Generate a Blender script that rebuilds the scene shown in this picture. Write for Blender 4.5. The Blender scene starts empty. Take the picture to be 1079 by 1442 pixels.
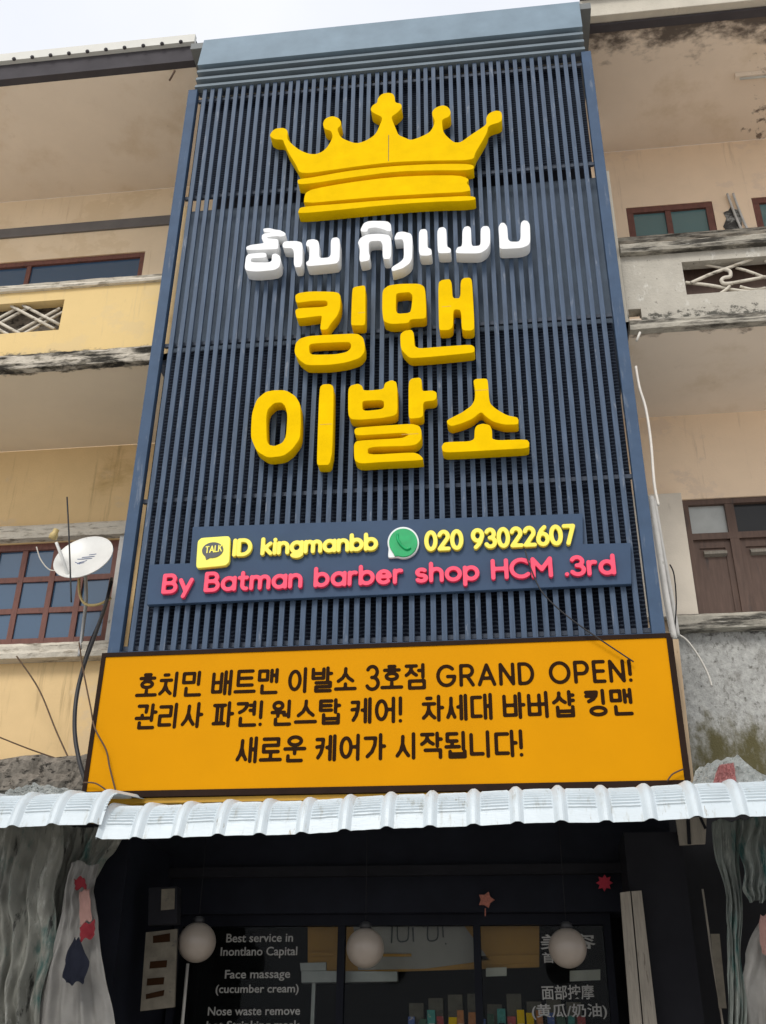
import bpy, bmesh, math, random
from mathutils import Vector, Matrix
random.seed(7)
S = bpy.context.scene
COL = S.collection
R = math.radians

# ------------------------------------------------------------------ camera
CAM = Vector((1.004, -7.795, 1.6))
RX = Vector((0.99253760, 0.12155876, 0.00962189))
UP = Vector((0.04926669, -0.47194234, 0.88025179))
FW = Vector((-0.11154329, 0.87320896, 0.47440932))
FPX = 1450.0
cam = bpy.data.cameras.new('camera')
cam.sensor_fit = 'VERTICAL'; cam.sensor_height = 24.0; cam.sensor_width = 18.0
cam.lens = FPX / 1442 * 24.0
cam.clip_end = 2000
co = bpy.data.objects.new('camera', cam); COL.objects.link(co)
m = Matrix.Identity(4)
for i in range(3):
    m[i][0] = RX[i]; m[i][1] = UP[i]; m[i][2] = -FW[i]; m[i][3] = CAM[i]
co.matrix_world = m
S.camera = co

def at(px, py, Y):
    """measured point of the photograph on the upright plane y = Y"""
    d = RX * ((px - 540) / FPX) - UP * ((py - 721) / FPX) + FW
    return CAM + d * ((Y - CAM.y) / d.y)

# ------------------------------------------------------------------ sky, sun, exposure
SUN_EL, SUN_AZ = 44, 194          # degrees; azimuth clockwise from +y
w = bpy.data.worlds.new('World'); S.world = w; w.use_nodes = True
nt = w.node_tree; nt.nodes.clear()
out = nt.nodes.new('ShaderNodeOutputWorld'); bg = nt.nodes.new('ShaderNodeBackground')
sky = nt.nodes.new('ShaderNodeTexSky'); sky.sky_type = 'NISHITA'; sky.sun_disc = False
sky.sun_elevation = R(SUN_EL); sky.sun_rotation = R(SUN_AZ)
sky.air_density = 1.0; sky.dust_density = 6.0; sky.ozone_density = 1.0
hsv = nt.nodes.new('ShaderNodeHueSaturation'); hsv.inputs['Saturation'].default_value = 0.22
tc = nt.nodes.new('ShaderNodeTexCoord')
cn = nt.nodes.new('ShaderNodeTexNoise'); cn.inputs['Scale'].default_value = 2.2; cn.inputs['Detail'].default_value = 5
cr = nt.nodes.new('ShaderNodeValToRGB')
cr.color_ramp.elements[0].position = 0.35; cr.color_ramp.elements[0].color = (8.2, 8.6, 9.4, 1)
cr.color_ramp.elements[1].position = 0.7; cr.color_ramp.elements[1].color = (9.9, 10.0, 10.4, 1)
mx = nt.nodes.new('ShaderNodeMixRGB'); mx.inputs[0].default_value = 0.85     # the cloud cover
nt.links.new(tc.outputs['Generated'], cn.inputs['Vector']); nt.links.new(cn.outputs['Fac'], cr.inputs['Fac'])
nt.links.new(sky.outputs[0], hsv.inputs['Color']); nt.links.new(hsv.outputs[0], mx.inputs[1])
nt.links.new(cr.outputs[0], mx.inputs[2]); nt.links.new(mx.outputs[0], bg.inputs['Color'])
bg.inputs['Strength'].default_value = 0.1
nt.links.new(bg.outputs[0], out.inputs['Surface'])
sun = bpy.data.lights.new('sun', 'SUN'); sun.energy = 1.5; sun.angle = R(20); sun.color = (1.0, 0.965, 0.91)
so = bpy.data.objects.new('sun', sun); COL.objects.link(so); so.location = (-4, -10, 20)
sd = Vector((math.sin(R(SUN_AZ)) * math.cos(R(SUN_EL)), math.cos(R(SUN_AZ)) * math.cos(R(SUN_EL)), math.sin(R(SUN_EL))))
so.rotation_euler = sd.to_track_quat('Z', 'Y').to_euler()
S.view_settings.view_transform = 'Standard'; S.view_settings.look = 'None'
S.view_settings.exposure = 0.22; S.view_settings.gamma = 1
S.cycles.max_bounces = 6; S.cycles.transparent_max_bounces = 8
S.cycles.use_denoising = True

# ------------------------------------------------------------------ materials
def mat(name, col, rough=0.6, var=0.12, vscale=3.0, spec=0.4, metal=0.0, bump=0.0, bscale=60.0, stains=(), coat=0.0, stretch=(1, 1, 1)):
    """procedural paint: slow colour variation, fine grain bump, and dirt patches with a place of their own.
    stains: (colour, noise scale, threshold, softness, axis or None, a, b, stretch)"""
    M = bpy.data.materials.new(name); M.use_nodes = True
    N = M.node_tree.nodes; L = M.node_tree.links
    B = N['Principled BSDF']
    B.inputs['Roughness'].default_value = rough; B.inputs['Specular IOR Level'].default_value = spec
    B.inputs['Metallic'].default_value = metal; B.inputs['Coat Weight'].default_value = coat
    g = N.new('ShaderNodeNewGeometry')
    mp = N.new('ShaderNodeMapping'); mp.inputs['Scale'].default_value = stretch
    L.new(g.outputs['Position'], mp.inputs['Vector'])
    n = N.new('ShaderNodeTexNoise'); n.inputs['Scale'].default_value = vscale; n.inputs['Detail'].default_value = 6; n.inputs['Roughness'].default_value = 0.62
    L.new(mp.outputs[0], n.inputs['Vector'])
    rp = N.new('ShaderNodeValToRGB')
    rp.color_ramp.elements[0].position = 0.28; rp.color_ramp.elements[1].position = 0.72
    rp.color_ramp.elements[0].color = tuple(c * (1 - var) for c in col) + (1,)
    rp.color_ramp.elements[1].color = tuple(min(1, c * (1 + var)) for c in col) + (1,)
    L.new(n.outputs['Fac'], rp.inputs['Fac'])
    last = rp.outputs[0]
    for (sc, ns, thr, soft, axis, a, b, strv) in stains:
        mp2 = N.new('ShaderNodeMapping'); mp2.inputs['Scale'].default_value = strv
        mp2.inputs['Location'].default_value = (random.random() * 9, random.random() * 9, random.random() * 9)
        L.new(g.outputs['Position'], mp2.inputs['Vector'])
        n2 = N.new('ShaderNodeTexNoise'); n2.inputs['Scale'].default_value = ns; n2.inputs['Detail'].default_value = 9; n2.inputs['Roughness'].default_value = 0.68
        L.new(mp2.outputs[0], n2.inputs['Vector'])
        val = n2.outputs['Fac']
        if axis is not None:
            sp = N.new('ShaderNodeSeparateXYZ'); L.new(g.outputs['Position'], sp.inputs[0])
            mr = N.new('ShaderNodeMapRange'); mr.inputs['From Min'].default_value = a; mr.inputs['From Max'].default_value = b
            mr.inputs['To Min'].default_value = -0.35; mr.inputs['To Max'].default_value = 0.2
            L.new(sp.outputs[axis], mr.inputs['Value'])
            ad = N.new('ShaderNodeMath'); ad.operation = 'ADD'
            L.new(n2.outputs['Fac'], ad.inputs[0]); L.new(mr.outputs[0], ad.inputs[1]); val = ad.outputs[0]
        m2 = N.new('ShaderNodeMapRange'); m2.interpolation_type = 'SMOOTHSTEP'
        m2.inputs['From Min'].default_value = thr; m2.inputs['From Max'].default_value = thr + soft
        L.new(val, m2.inputs['Value'])
        mix = N.new('ShaderNodeMixRGB'); L.new(m2.outputs[0], mix.inputs[0]); L.new(last, mix.inputs[1])
        mix.inputs[2].default_value = tuple(sc) + (1,); last = mix.outputs[0]
    L.new(last, B.inputs['Base Color'])
    if bump:
        n3 = N.new('ShaderNodeTexNoise'); n3.inputs['Scale'].default_value = bscale; n3.inputs['Detail'].default_value = 5
        L.new(g.outputs['Position'], n3.inputs['Vector'])
        bp = N.new('ShaderNodeBump'); bp.inputs['Strength'].default_value = bump; bp.inputs['Distance'].default_value = 0.02
        L.new(n3.outputs['Fac'], bp.inputs['Height']); L.new(bp.outputs[0], B.inputs['Normal'])
    return M

def glass(name, tint, refl=0.5, clear=0.0):
    """window glass: a dark (or partly clear) pane with a real mirror layer"""
    M = bpy.data.materials.new(name); M.use_nodes = True
    N = M.node_tree.nodes; L = M.node_tree.links; N.clear()
    o = N.new('ShaderNodeOutputMaterial'); gl = N.new('ShaderNodeBsdfGlossy'); gl.inputs['Roughness'].default_value = 0.03
    df = N.new('ShaderNodeBsdfDiffuse'); df.inputs['Color'].default_value = tint + (1,)
    tr = N.new('ShaderNodeBsdfTransparent'); tr.inputs['Color'].default_value = (0.88, 0.9, 0.89, 1)
    m1 = N.new('ShaderNodeMixShader'); m1.inputs[0].default_value = clear
    L.new(df.outputs[0], m1.inputs[1]); L.new(tr.outputs[0], m1.inputs[2])
    fr = N.new('ShaderNodeFresnel'); fr.inputs['IOR'].default_value = 1.5
    mu = N.new('ShaderNodeMath'); mu.operation = 'MULTIPLY'; mu.inputs[1].default_value = refl; mu.use_clamp = True
    L.new(fr.outputs[0], mu.inputs[0])
    n = N.new('ShaderNodeTexNoise'); n.inputs['Scale'].default_value = 2.5
    g = N.new('ShaderNodeNewGeometry'); L.new(g.outputs['Position'], n.inputs['Vector'])
    bp = N.new('ShaderNodeBump'); bp.inputs['Strength'].default_value = 0.05; L.new(n.outputs['Fac'], bp.inputs['Height'])
    L.new(bp.outputs[0], gl.inputs['Normal'])
    m2 = N.new('ShaderNodeMixShader'); L.new(mu.outputs[0], m2.inputs[0]); L.new(m1.outputs[0], m2.inputs[1]); L.new(gl.outputs[0], m2.inputs[2])
    L.new(m2.outputs[0], o.inputs['Surface'])
    return M

BLK = (0.03, 0.028, 0.025)
M = {}
M['slat'] = mat('slat_paint', (0.055, 0.084, 0.133), 0.55, 0.28, 5, 0.22, bump=0.05, bscale=30, stretch=(6, 6, 0.5),
                stains=[((0.14, 0.165, 0.21), 9, 0.58, 0.12, None, 0, 1, (2, 2, 0.35)), ((0.22, 0.23, 0.24), 30, 0.70, 0.05, None, 0, 1, (1, 1, 0.7))])
M['post'] = mat('post_paint', (0.052, 0.086, 0.145), 0.6, 0.14, 4, 0.15, bump=0.03, bscale=25, stains=[((0.12, 0.15, 0.20), 8, 0.56, 0.14, None, 0, 1, (2, 2, 0.3))])
M['board_dark'] = mat('contact_board_paint', (0.04, 0.07, 0.125), 0.6, 0.08, 4, 0.2)
M['cap'] = mat('cap_sheet', (0.18, 0.245, 0.30), 0.55, 0.14, 2.5, 0.2, bump=0.04, bscale=6)
M['louver'] = mat('louver_paint', (0.14, 0.175, 0.20), 0.5, 0.12, 4, 0.4)
M['yellow'] = mat('yellow_foam_paint', (0.78, 0.49, 0.0), 0.8, 0.08, 5, 0.05, bump=0.12, bscale=22,
                  stains=[((0.62, 0.42, 0.01), 14, 0.66, 0.12, None, 0, 1, (1, 1, 1))])
M['white_foam'] = mat('white_foam_paint', (0.83, 0.84, 0.84), 0.6, 0.05, 5, 0.35, bump=0.12, bscale=22,
                      stains=[((0.55, 0.55, 0.5), 12, 0.66, 0.15, None, 0, 1, (1, 1, 1))])
M['amber'] = mat('amber_vinyl', (0.60, 0.255, 0.0), 0.6, 0.05, 1.2, 0.06, bump=0.12, bscale=2.2, stains=[((0.5, 0.22, 0.01), 5, 0.66, 0.15, None, 0, 1, (1, 1, 0.3))])
M['amber_dark'] = mat('amber_edge', (0.5, 0.27, 0.02), 0.5, 0.15, 5)
M['brown_black'] = mat('brown_black_trim', (0.02, 0.010, 0.006), 0.7, 0.2, 6, 0.1)
M['ink'] = mat('dark_brown_ink', (0.022, 0.009, 0.003), 0.8, 0.1, 8, 0.08)
M['lemon'] = mat('lemon_acrylic', (0.86, 0.72, 0.07), 0.35, 0.04, 9, 0.5)
M['lemon_pale'] = mat('lemon_badge', (0.88, 0.80, 0.10), 0.35, 0.04, 9, 0.5)
M['pink'] = mat('pink_acrylic', (0.85, 0.05, 0.12), 0.5, 0.12, 12, 0.5)
M['pale_edge'] = mat('pale_acrylic_edge', (0.8, 0.62, 0.6), 0.4, 0.05, 8, 0.5)
M['green'] = mat('green_badge', (0.0, 0.33, 0.10), 0.4, 0.2, 9, 0.3, coat=0.1)
M['white_plastic'] = mat('white_plastic', (0.72, 0.74, 0.73), 0.4, 0.05, 6, 0.5)
M['grey_ink'] = mat('grey_ink', (0.07, 0.075, 0.08), 0.5, 0.1, 8)
M['dark_panel'] = mat('navy_backing', (0.055, 0.07, 0.1), 0.7, 0.25, 3)
M['mid_panel'] = mat('slate_backing', (0.085, 0.115, 0.155), 0.75, 0.25, 3, stains=[((0.2, 0.21, 0.2), 5, 0.6, 0.2, None, 0, 1, (1, 1, .4))])
# shade net: fine horizontal weave
def net():
    Mn = mat('shade_net', (0.02, 0.025, 0.04), 0.9, 0.3, 6, 0.2)
    N = Mn.node_tree.nodes; L = Mn.node_tree.links; B = N['Principled BSDF']
    g = N.new('ShaderNodeNewGeometry'); wv = N.new('ShaderNodeTexWave'); wv.bands_direction = 'Z'
    wv.inputs['Scale'].default_value = 9; wv.inputs['Distortion'].default_value = 3; wv.inputs['Detail'].default_value = 4; wv.inputs['Detail Scale'].default_value = 2
    L.new(g.outputs['Position'], wv.inputs['Vector'])
    r = N.new('ShaderNodeValToRGB'); r.color_ramp.elements[0].position = 0.5; r.color_ramp.elements[0].color = (0.004, 0.007, 0.016, 1)
    r.color_ramp.elements[1].position = 0.95; r.color_ramp.elements[1].color = (0.04, 0.052, 0.075, 1)
    L.new(wv.outputs['Fac'], r.inputs['Fac']); L.new(r.outputs[0], B.inputs['Base Color'])
    return Mn
M['net'] = net()
M['plaster_l'] = mat('yellow_plaster', (0.72, 0.52, 0.27), 0.85, 0.07, 1.6, 0.2, bump=0.12, bscale=70,
                     stains=[((0.52, 0.37, 0.19), 3.2, 0.56, 0.16, None, 0, 1, (3.5, 1, 0.22)), ((0.67, 0.50, 0.29), 1.1, 0.54, 0.06, None, 0, 1, (1, 1, 1.3)), ((0.33, 0.25, 0.15), 2.2, 0.60, 0.25, None, 0, 1, (1, 1, 0.45)),
                             ((0.14, 0.12, 0.08), 11, 0.60, 0.12, 2, 4.55, 4.1, (1, 1, 1)),
                             ((0.42, 0.27, 0.10), 1.2, 0.56, 0.2, None, 0, 1, (0.4, 1, 0.7))])
M['cream_l'] = mat('pale_cream_plaster', (0.82, 0.66, 0.46), 0.85, 0.06, 1.6, 0.2, bump=0.12, bscale=70, stains=[((0.66, 0.50, 0.32), 3.2, 0.56, 0.16, None, 0, 1, (3.5, 1, 0.22)), ((0.76, 0.60, 0.40), 1.1, 0.54, 0.06, None, 0, 1, (1, 1, 1.3)), ((0.55, 0.42, 0.27), 2.2, 0.60, 0.25, None, 0, 1, (1, 1, 0.45))])
M['parapet_l'] = mat('cream_parapet_plaster', (0.68, 0.50, 0.23), 0.85, 0.06, 1.3, 0.2, bump=0.1, bscale=70,
                     stains=[((0.56, 0.42, 0.22), 3.2, 0.56, 0.16, None, 0, 1, (3.5, 1, 0.22)), ((0.64, 0.48, 0.24), 1.1, 0.54, 0.06, None, 0, 1, (1, 1, 1.3)), ((0.40, 0.31, 0.19), 3, 0.62, 0.25, None, 0, 1, (1, 1, 0.4)), ((0.16, 0.14, 0.11), 9, 0.62, 0.12, 2, 8.25, 8.0, (0.6, 1, 1))])
M['eave_l'] = mat('tan_eave_plaster', (0.78, 0.68, 0.56), 0.9, 0.05, 1.2, 0.2, bump=0.06, bscale=40, stains=[((0.70, 0.585, 0.45), 1.3, 0.50, 0.22, None, 0, 1, (1, 1, 1)), ((0.52, 0.43, 0.33), 4, 0.64, 0.2, None, 0, 1, (1, 1, 1)), ((0.6, 0.5, 0.38), 2.6, 0.62, 0.2, None, 0, 1, (1, 1, 1))])
M['soffit_l'] = mat('tan_soffit_plaster', (0.72, 0.61, 0.46), 0.9, 0.05, 1.2, 0.2, bump=0.06, bscale=40,
                    stains=[((0.70, 0.585, 0.45), 1.3, 0.50, 0.22, None, 0, 1, (1, 1, 1)), ((0.52, 0.43, 0.33), 4, 0.64, 0.2, None, 0, 1, (1, 1, 1)), ((0.42, 0.35, 0.26), 2.6, 0.62, 0.2, None, 0, 1, (1, 1, 1)), ((0.2, 0.17, 0.13), 9, 0.70, 0.06, None, 0, 1, (1, 1, 1)), ((0.13, 0.11, 0.08), 9, 0.62, 0.14, 1, 0.55, 0.3, (0.5, 1, 1))])
M['plaster_r'] = mat('peach_plaster', (0.85, 0.66, 0.47), 0.85, 0.06, 1.4, 0.2, bump=0.1, bscale=70,
                     stains=[((0.66, 0.50, 0.35), 3.2, 0.56, 0.16, None, 0, 1, (3.5, 1, 0.22)), ((0.78, 0.61, 0.45), 1.1, 0.54, 0.06, None, 0, 1, (1, 1, 1.3)), ((0.38, 0.29, 0.19), 2.2, 0.61, 0.25, None, 0, 1, (1, 1, 0.5)), ((0.16, 0.13, 0.1), 7, 0.68, 0.1, None, 0, 1, (1, 1, 1))])
M['soffit_r'] = mat('brown_grey_soffit', (0.79, 0.68, 0.56), 0.9, 0.05, 1.2, 0.2, bump=0.06, bscale=40,
                    stains=[((0.70, 0.585, 0.45), 1.3, 0.50, 0.22, None, 0, 1, (1, 1, 1)), ((0.52, 0.43, 0.33), 4, 0.64, 0.2, None, 0, 1, (1, 1, 1)), ((0.12, 0.10, 0.085), 3.4, 0.45, 0.25, 1, 1.35, 0.3, (0.7, 1, 1)), ((0.2, 0.16, 0.13), 7, 0.70, 0.12, 0, 3.0, 4.6, (1, 1, 1))])
M['balcony_r'] = mat('tan_balcony_soffit', (0.79, 0.68, 0.56), 0.9, 0.05, 1.2, 0.2, bump=0.06, bscale=40,
                    stains=[((0.70, 0.585, 0.45), 1.3, 0.50, 0.22, None, 0, 1, (1, 1, 1)), ((0.52, 0.43, 0.33), 4, 0.64, 0.2, None, 0, 1, (1, 1, 1)), ((0.25, 0.2, 0.16), 6, 0.60, 0.2, 1, 0.6, 0.3, (0.7, 1, 1)), ((0.2, 0.16, 0.13), 7, 0.70, 0.12, 0, 3.0, 4.6, (1, 1, 1))])
M['concrete_r'] = mat('weathered_grey_concrete', (0.43, 0.40, 0.34), 0.92, 0.1, 5, 0.15, bump=0.35, bscale=45,
                      stains=[((0.62, 0.60, 0.54), 6, 0.54, 0.14, None, 0, 1, (1, 1, .5)), ((0.10, 0.095, 0.08), 14, 0.60, 0.12, 2, 8.35, 7.9, (0.8, 1, 1)),
                              ((0.07, 0.065, 0.055), 22, 0.61, 0.1, None, 0, 1, (1, 1, 0.6))])
M['concrete_low'] = mat('mouldy_grey_concrete', (0.40, 0.395, 0.37), 0.95, 0.28, 18, 0.15, bump=0.5, bscale=60,
                        stains=[((0.55, 0.54, 0.51), 34, 0.55, 0.2, None, 0, 1, (1, 1, .8)), ((0.10, 0.095, 0.08), 24, 0.52, 0.2, None, 0, 1, (1, 1, .7)), ((0.16, 0.15, 0.13), 5, 0.52, 0.25, None, 0, 1, (1, 1, .6)),
                                ((0.105, 0.092, 0.045), 6, 0.42, 0.35, 2, 4.85, 4.2, (1.2, 1, .6)), ((0.07, 0.065, 0.06), 9, 0.58, 0.15, 2, 5.1, 5.3, (0.7, 1, 1))])
M['mould_ledge'] = mat('mouldy_ledge', (0.52, 0.47, 0.39), 0.95, 0.15, 8, 0.1, bump=0.35, bscale=45,
                       stains=[((0.035, 0.032, 0.027), 5, 0.42, 0.16, None, 0, 1, (0.45, 1, 2.6)), ((0.2, 0.18, 0.14), 14, 0.52, 0.12, None, 0, 1, (.6, 1, 2))])
M['mould_ledge_r'] = mat('grey_mouldy_ledge', (0.40, 0.37, 0.31), 0.95, 0.15, 8, 0.1, bump=0.35, bscale=45,
                         stains=[((0.065, 0.06, 0.052), 5, 0.44, 0.18, None, 0, 1, (0.4, 1, 3)), ((0.6, 0.57, 0.5), 9, 0.6, 0.1, None, 0, 1, (.4, 1, 3))])
M['pale_ledge'] = mat('flaking_white_ledge', (0.60, 0.55, 0.46), 0.9, 0.12, 7, 0.15, bump=0.4, bscale=35,
                      stains=[((0.15, 0.13, 0.1), 7, 0.56, 0.1, None, 0, 1, (0.35, 1, 3)), ((0.32, 0.28, 0.22), 10, 0.52, 0.14, None, 0, 1, (.5, 1, 2))])
M['pier_r'] = mat('pale_pilaster_paint', (0.66, 0.59, 0.49), 0.85, 0.07, 4, 0.2, bump=0.1, bscale=50, stains=[((0.4, 0.34, 0.27), 5, 0.62, 0.2, None, 0, 1, (2, 1, .4))])
M['grey_band'] = mat('grey_band_paint', (0.165, 0.155, 0.15), 0.8, 0.12, 4, 0.2)
M['fascia_r'] = mat('pale_concrete_fascia', (0.52, 0.48, 0.40), 0.9, 0.08, 5, 0.2, bump=0.25, bscale=50, stains=[((0.3, 0.27, 0.22), 9, 0.6, 0.15, None, 0, 1, (1, 1, .5))])
M['eave_dark'] = mat('eave_underside', (0.06, 0.055, 0.06), 0.8, 0.15, 4, 0.2)
M['fascia_l'] = mat('pale_gutter_sheet', (0.60, 0.59, 0.54), 0.6, 0.06, 3, 0.3)
M['roof'] = mat('grey_roof_sheet', (0.14, 0.15, 0.15), 0.6, 0.1, 3)
M['wood_red'] = mat('red_brown_wood', (0.155, 0.062, 0.046), 0.55, 0.22, 9, 0.35, stretch=(4, 4, 1), stains=[((0.07, 0.04, 0.035), 8, 0.58, 0.12, None, 0, 1, (1, 1, 1))])
M['wood_brown'] = mat('dull_brown_wood', (0.105, 0.066, 0.05), 0.6, 0.2, 7, 0.3, stretch=(5, 5, 0.6), stains=[((0.06, 0.045, 0.04), 6, 0.58, 0.12, None, 0, 1, (2, 1, .3))])
M['wood_pale'] = mat('pale_grey_timber', (0.24, 0.215, 0.18), 0.8, 0.2, 8, 0.2, stretch=(9, 9, 0.7), bump=0.2, bscale=30, stains=[((0.13, 0.11, 0.09), 9, 0.58, 0.1, None, 0, 1, (3, 3, .5))])
M['ply'] = mat('raw_plywood_edge', (0.45, 0.33, 0.21), 0.8, 0.15, 8, 0.2, stretch=(6, 6, 0.6), stains=[((0.22, 0.13, 0.07), 7, 0.56, 0.12, None, 0, 1, (2, 2, .4))])
M['glass_blue_reflection'] = glass('blue_reflection_tint_glass', (0.045, 0.095, 0.165), 2.0)  # blue base tint stands in for the sky reflected in the panes
M['glass_teal_reflection'] = glass('teal_reflection_tint_glass', (0.10, 0.19, 0.195), 2.0)  # teal reflection put into the base colour of the panes
M['glass_dark'] = glass('dark_window_glass', (0.03, 0.03, 0.03), 0.5)
M['glass_frost'] = mat('frosted_transom_glass', (0.36, 0.37, 0.35), 0.35, 0.12, 5, 0.5)
M['glass_shop'] = glass('shop_glass', (0.012, 0.014, 0.016), 0.12, 0.92)
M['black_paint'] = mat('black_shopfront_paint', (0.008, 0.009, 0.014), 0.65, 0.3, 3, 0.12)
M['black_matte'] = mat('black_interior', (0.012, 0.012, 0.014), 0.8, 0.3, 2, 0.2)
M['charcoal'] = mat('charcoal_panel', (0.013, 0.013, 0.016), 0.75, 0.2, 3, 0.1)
M['awning'] = mat('white_coated_sheet', (0.52, 0.58, 0.61), 0.4, 0.07, 4, 0.5,
                  stains=[((0.38, 0.40, 0.38), 7, 0.54, 0.18, None, 0, 1, (2.5, .6, .6)), ((0.27, 0.25, 0.20), 9, 0.63, 0.08, None, 0, 1, (4, .7, .7)), ((0.3, 0.24, 0.17), 26, 0.70, 0.05, None, 0, 1, (1, 1, 1))])
M['tarp'] = mat('stained_grey_tarp', (0.30, 0.30, 0.265), 0.8, 0.2, 3, 0.25, bump=0.25, bscale=9, stretch=(2, 2, 0.7),
                stains=[((0.07, 0.16, 0.145), 2.6, 0.52, 0.16, None, 0, 1, (2, 1, 0.6)), ((0.045, 0.045, 0.042), 6, 0.55, 0.12, None, 0, 1, (3, 1, 0.35)), ((0.55, 0.55, 0.51), 5, 0.56, 0.12, None, 0, 1, (2, 1, 0.5))])
M['tarp_r'] = mat('grey_green_tarp', (0.27, 0.295, 0.27), 0.8, 0.22, 4, 0.25, bump=0.25, bscale=9, stretch=(2, 2, 0.7),
                  stains=[((0.05, 0.15, 0.14), 4, 0.52, 0.14, None, 0, 1, (3, 1, 0.5)), ((0.5, 0.51, 0.47), 6, 0.57, 0.12, None, 0, 1, (2, 1, 0.5)), ((0.06, 0.06, 0.055), 5, 0.60, 0.12, None, 0, 1, (4, 1, 0.4))])
M['cloth_pale'] = mat('pale_blouse_cloth', (0.34, 0.33, 0.31), 0.85, 0.15, 4, 0.2, bump=0.2, bscale=12,
                      stains=[((0.09, 0.14, 0.18), 6, 0.64, 0.1, None, 0, 1, (1, 1, 1))])
M['cloth_red'] = mat('red_cloth', (0.26, 0.03, 0.04), 0.85, 0.15, 6, 0.2)
M['cloth_pink'] = mat('pink_cloth', (0.40, 0.24, 0.21), 0.85, 0.15, 6, 0.2)
M['cloth_navy'] = mat('navy_cloth', (0.018, 0.021, 0.035), 0.85, 0.2, 6, 0.2)
M['plastic_sheet'] = mat('grey_plastic_sheet', (0.45, 0.47, 0.45), 0.35, 0.18, 9, 0.5, bump=0.4, bscale=14, stains=[((0.2, 0.2, 0.18), 13, 0.6, 0.1, None, 0, 1, (1, 1, 1))])
M['plastic_pink'] = mat('pink_plastic', (0.58, 0.27, 0.26), 0.4, 0.15, 9, 0.5, bump=0.3, bscale=14)
M['debris'] = mat('mouldy_debris', (0.20, 0.175, 0.145), 0.95, 0.4, 14, 0.1, bump=0.8, bscale=30, stains=[((0.045, 0.04, 0.034), 17, 0.52, 0.1, None, 0, 1, (.7, 1, 1.6))])
M['dish'] = mat('white_dish_enamel', (0.74, 0.74, 0.71), 0.35, 0.06, 6, 0.5, stains=[((0.36, 0.30, 0.24), 6, 0.64, 0.12, None, 0, 1, (1, 1, 1))])
M['blue_ink'] = mat('faded_blue_print', (0.16, 0.2, 0.34), 0.5, 0.2, 9)
M['steel'] = mat('galvanised_steel', (0.35, 0.35, 0.34), 0.45, 0.12, 9, 0.5, metal=0.5)
M['brass'] = mat('yellowed_plastic', (0.50, 0.38, 0.16), 0.5, 0.2, 20)
M['cable_black'] = mat('black_cable', (0.02, 0.02, 0.022), 0.5, 0.1, 9)
M['cable_brown'] = mat('brown_wire', (0.09, 0.05, 0.025), 0.6, 0.2, 9)
M['cable_white'] = mat('white_cable', (0.68, 0.64, 0.57), 0.5, 0.1, 9)
M['conduit'] = mat('white_conduit', (0.56, 0.54, 0.50), 0.5, 0.12, 9, stains=[((0.25, 0.23, 0.2), 12, 0.6, 0.1, None, 0, 1, (1, 1, .5))])
M['globe'] = mat('cream_globe_glass', (0.26, 0.22, 0.185), 0.35, 0.06, 5, 0.5, stains=[((0.2, 0.15, 0.12), 4, 0.6, 0.2, None, 0, 1, (1, 1, 1))])
M['ochre'] = mat('ochre_wall_paint', (0.42, 0.22, 0.05), 0.7, 0.12, 4)
M['grey_wall'] = mat('grey_wall_paint', (0.30, 0.28, 0.26), 0.7, 0.1, 4)
M['paper_white'] = mat('white_card', (0.55, 0.53, 0.47), 0.7, 0.08, 9)
M['menu'] = mat('dull_menu_card', (0.12, 0.105, 0.08), 0.8, 0.3, 9, stains=[((0.07, 0.065, 0.055), 9, 0.58, 0.1, None, 0, 1, (1, 1, 2))])
M['vinyl_letters'] = mat('frosted_vinyl_letters', (0.34, 0.335, 0.32), 0.7, 0.15, 15, 0.1)
M['red_orn'] = mat('red_paper', (0.34, 0.02, 0.04), 0.8, 0.15, 12)
M['orange_orn'] = mat('orange_paper', (0.28, 0.10, 0.07), 0.8, 0.45, 40)
M['asphalt'] = mat('bounce_concrete_street', (0.50, 0.475, 0.44), 0.9, 0.2, 3, 0.2, bump=0.3, bscale=60)  # unseen street, coloured light to bounce light up under the eaves
M['pavement'] = mat('bounce_pavement', (0.46, 0.44, 0.40), 0.9, 0.15, 3, 0.2, bump=0.2, bscale=50)  # unseen too, kept bright so it throws light onto the soffits

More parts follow.
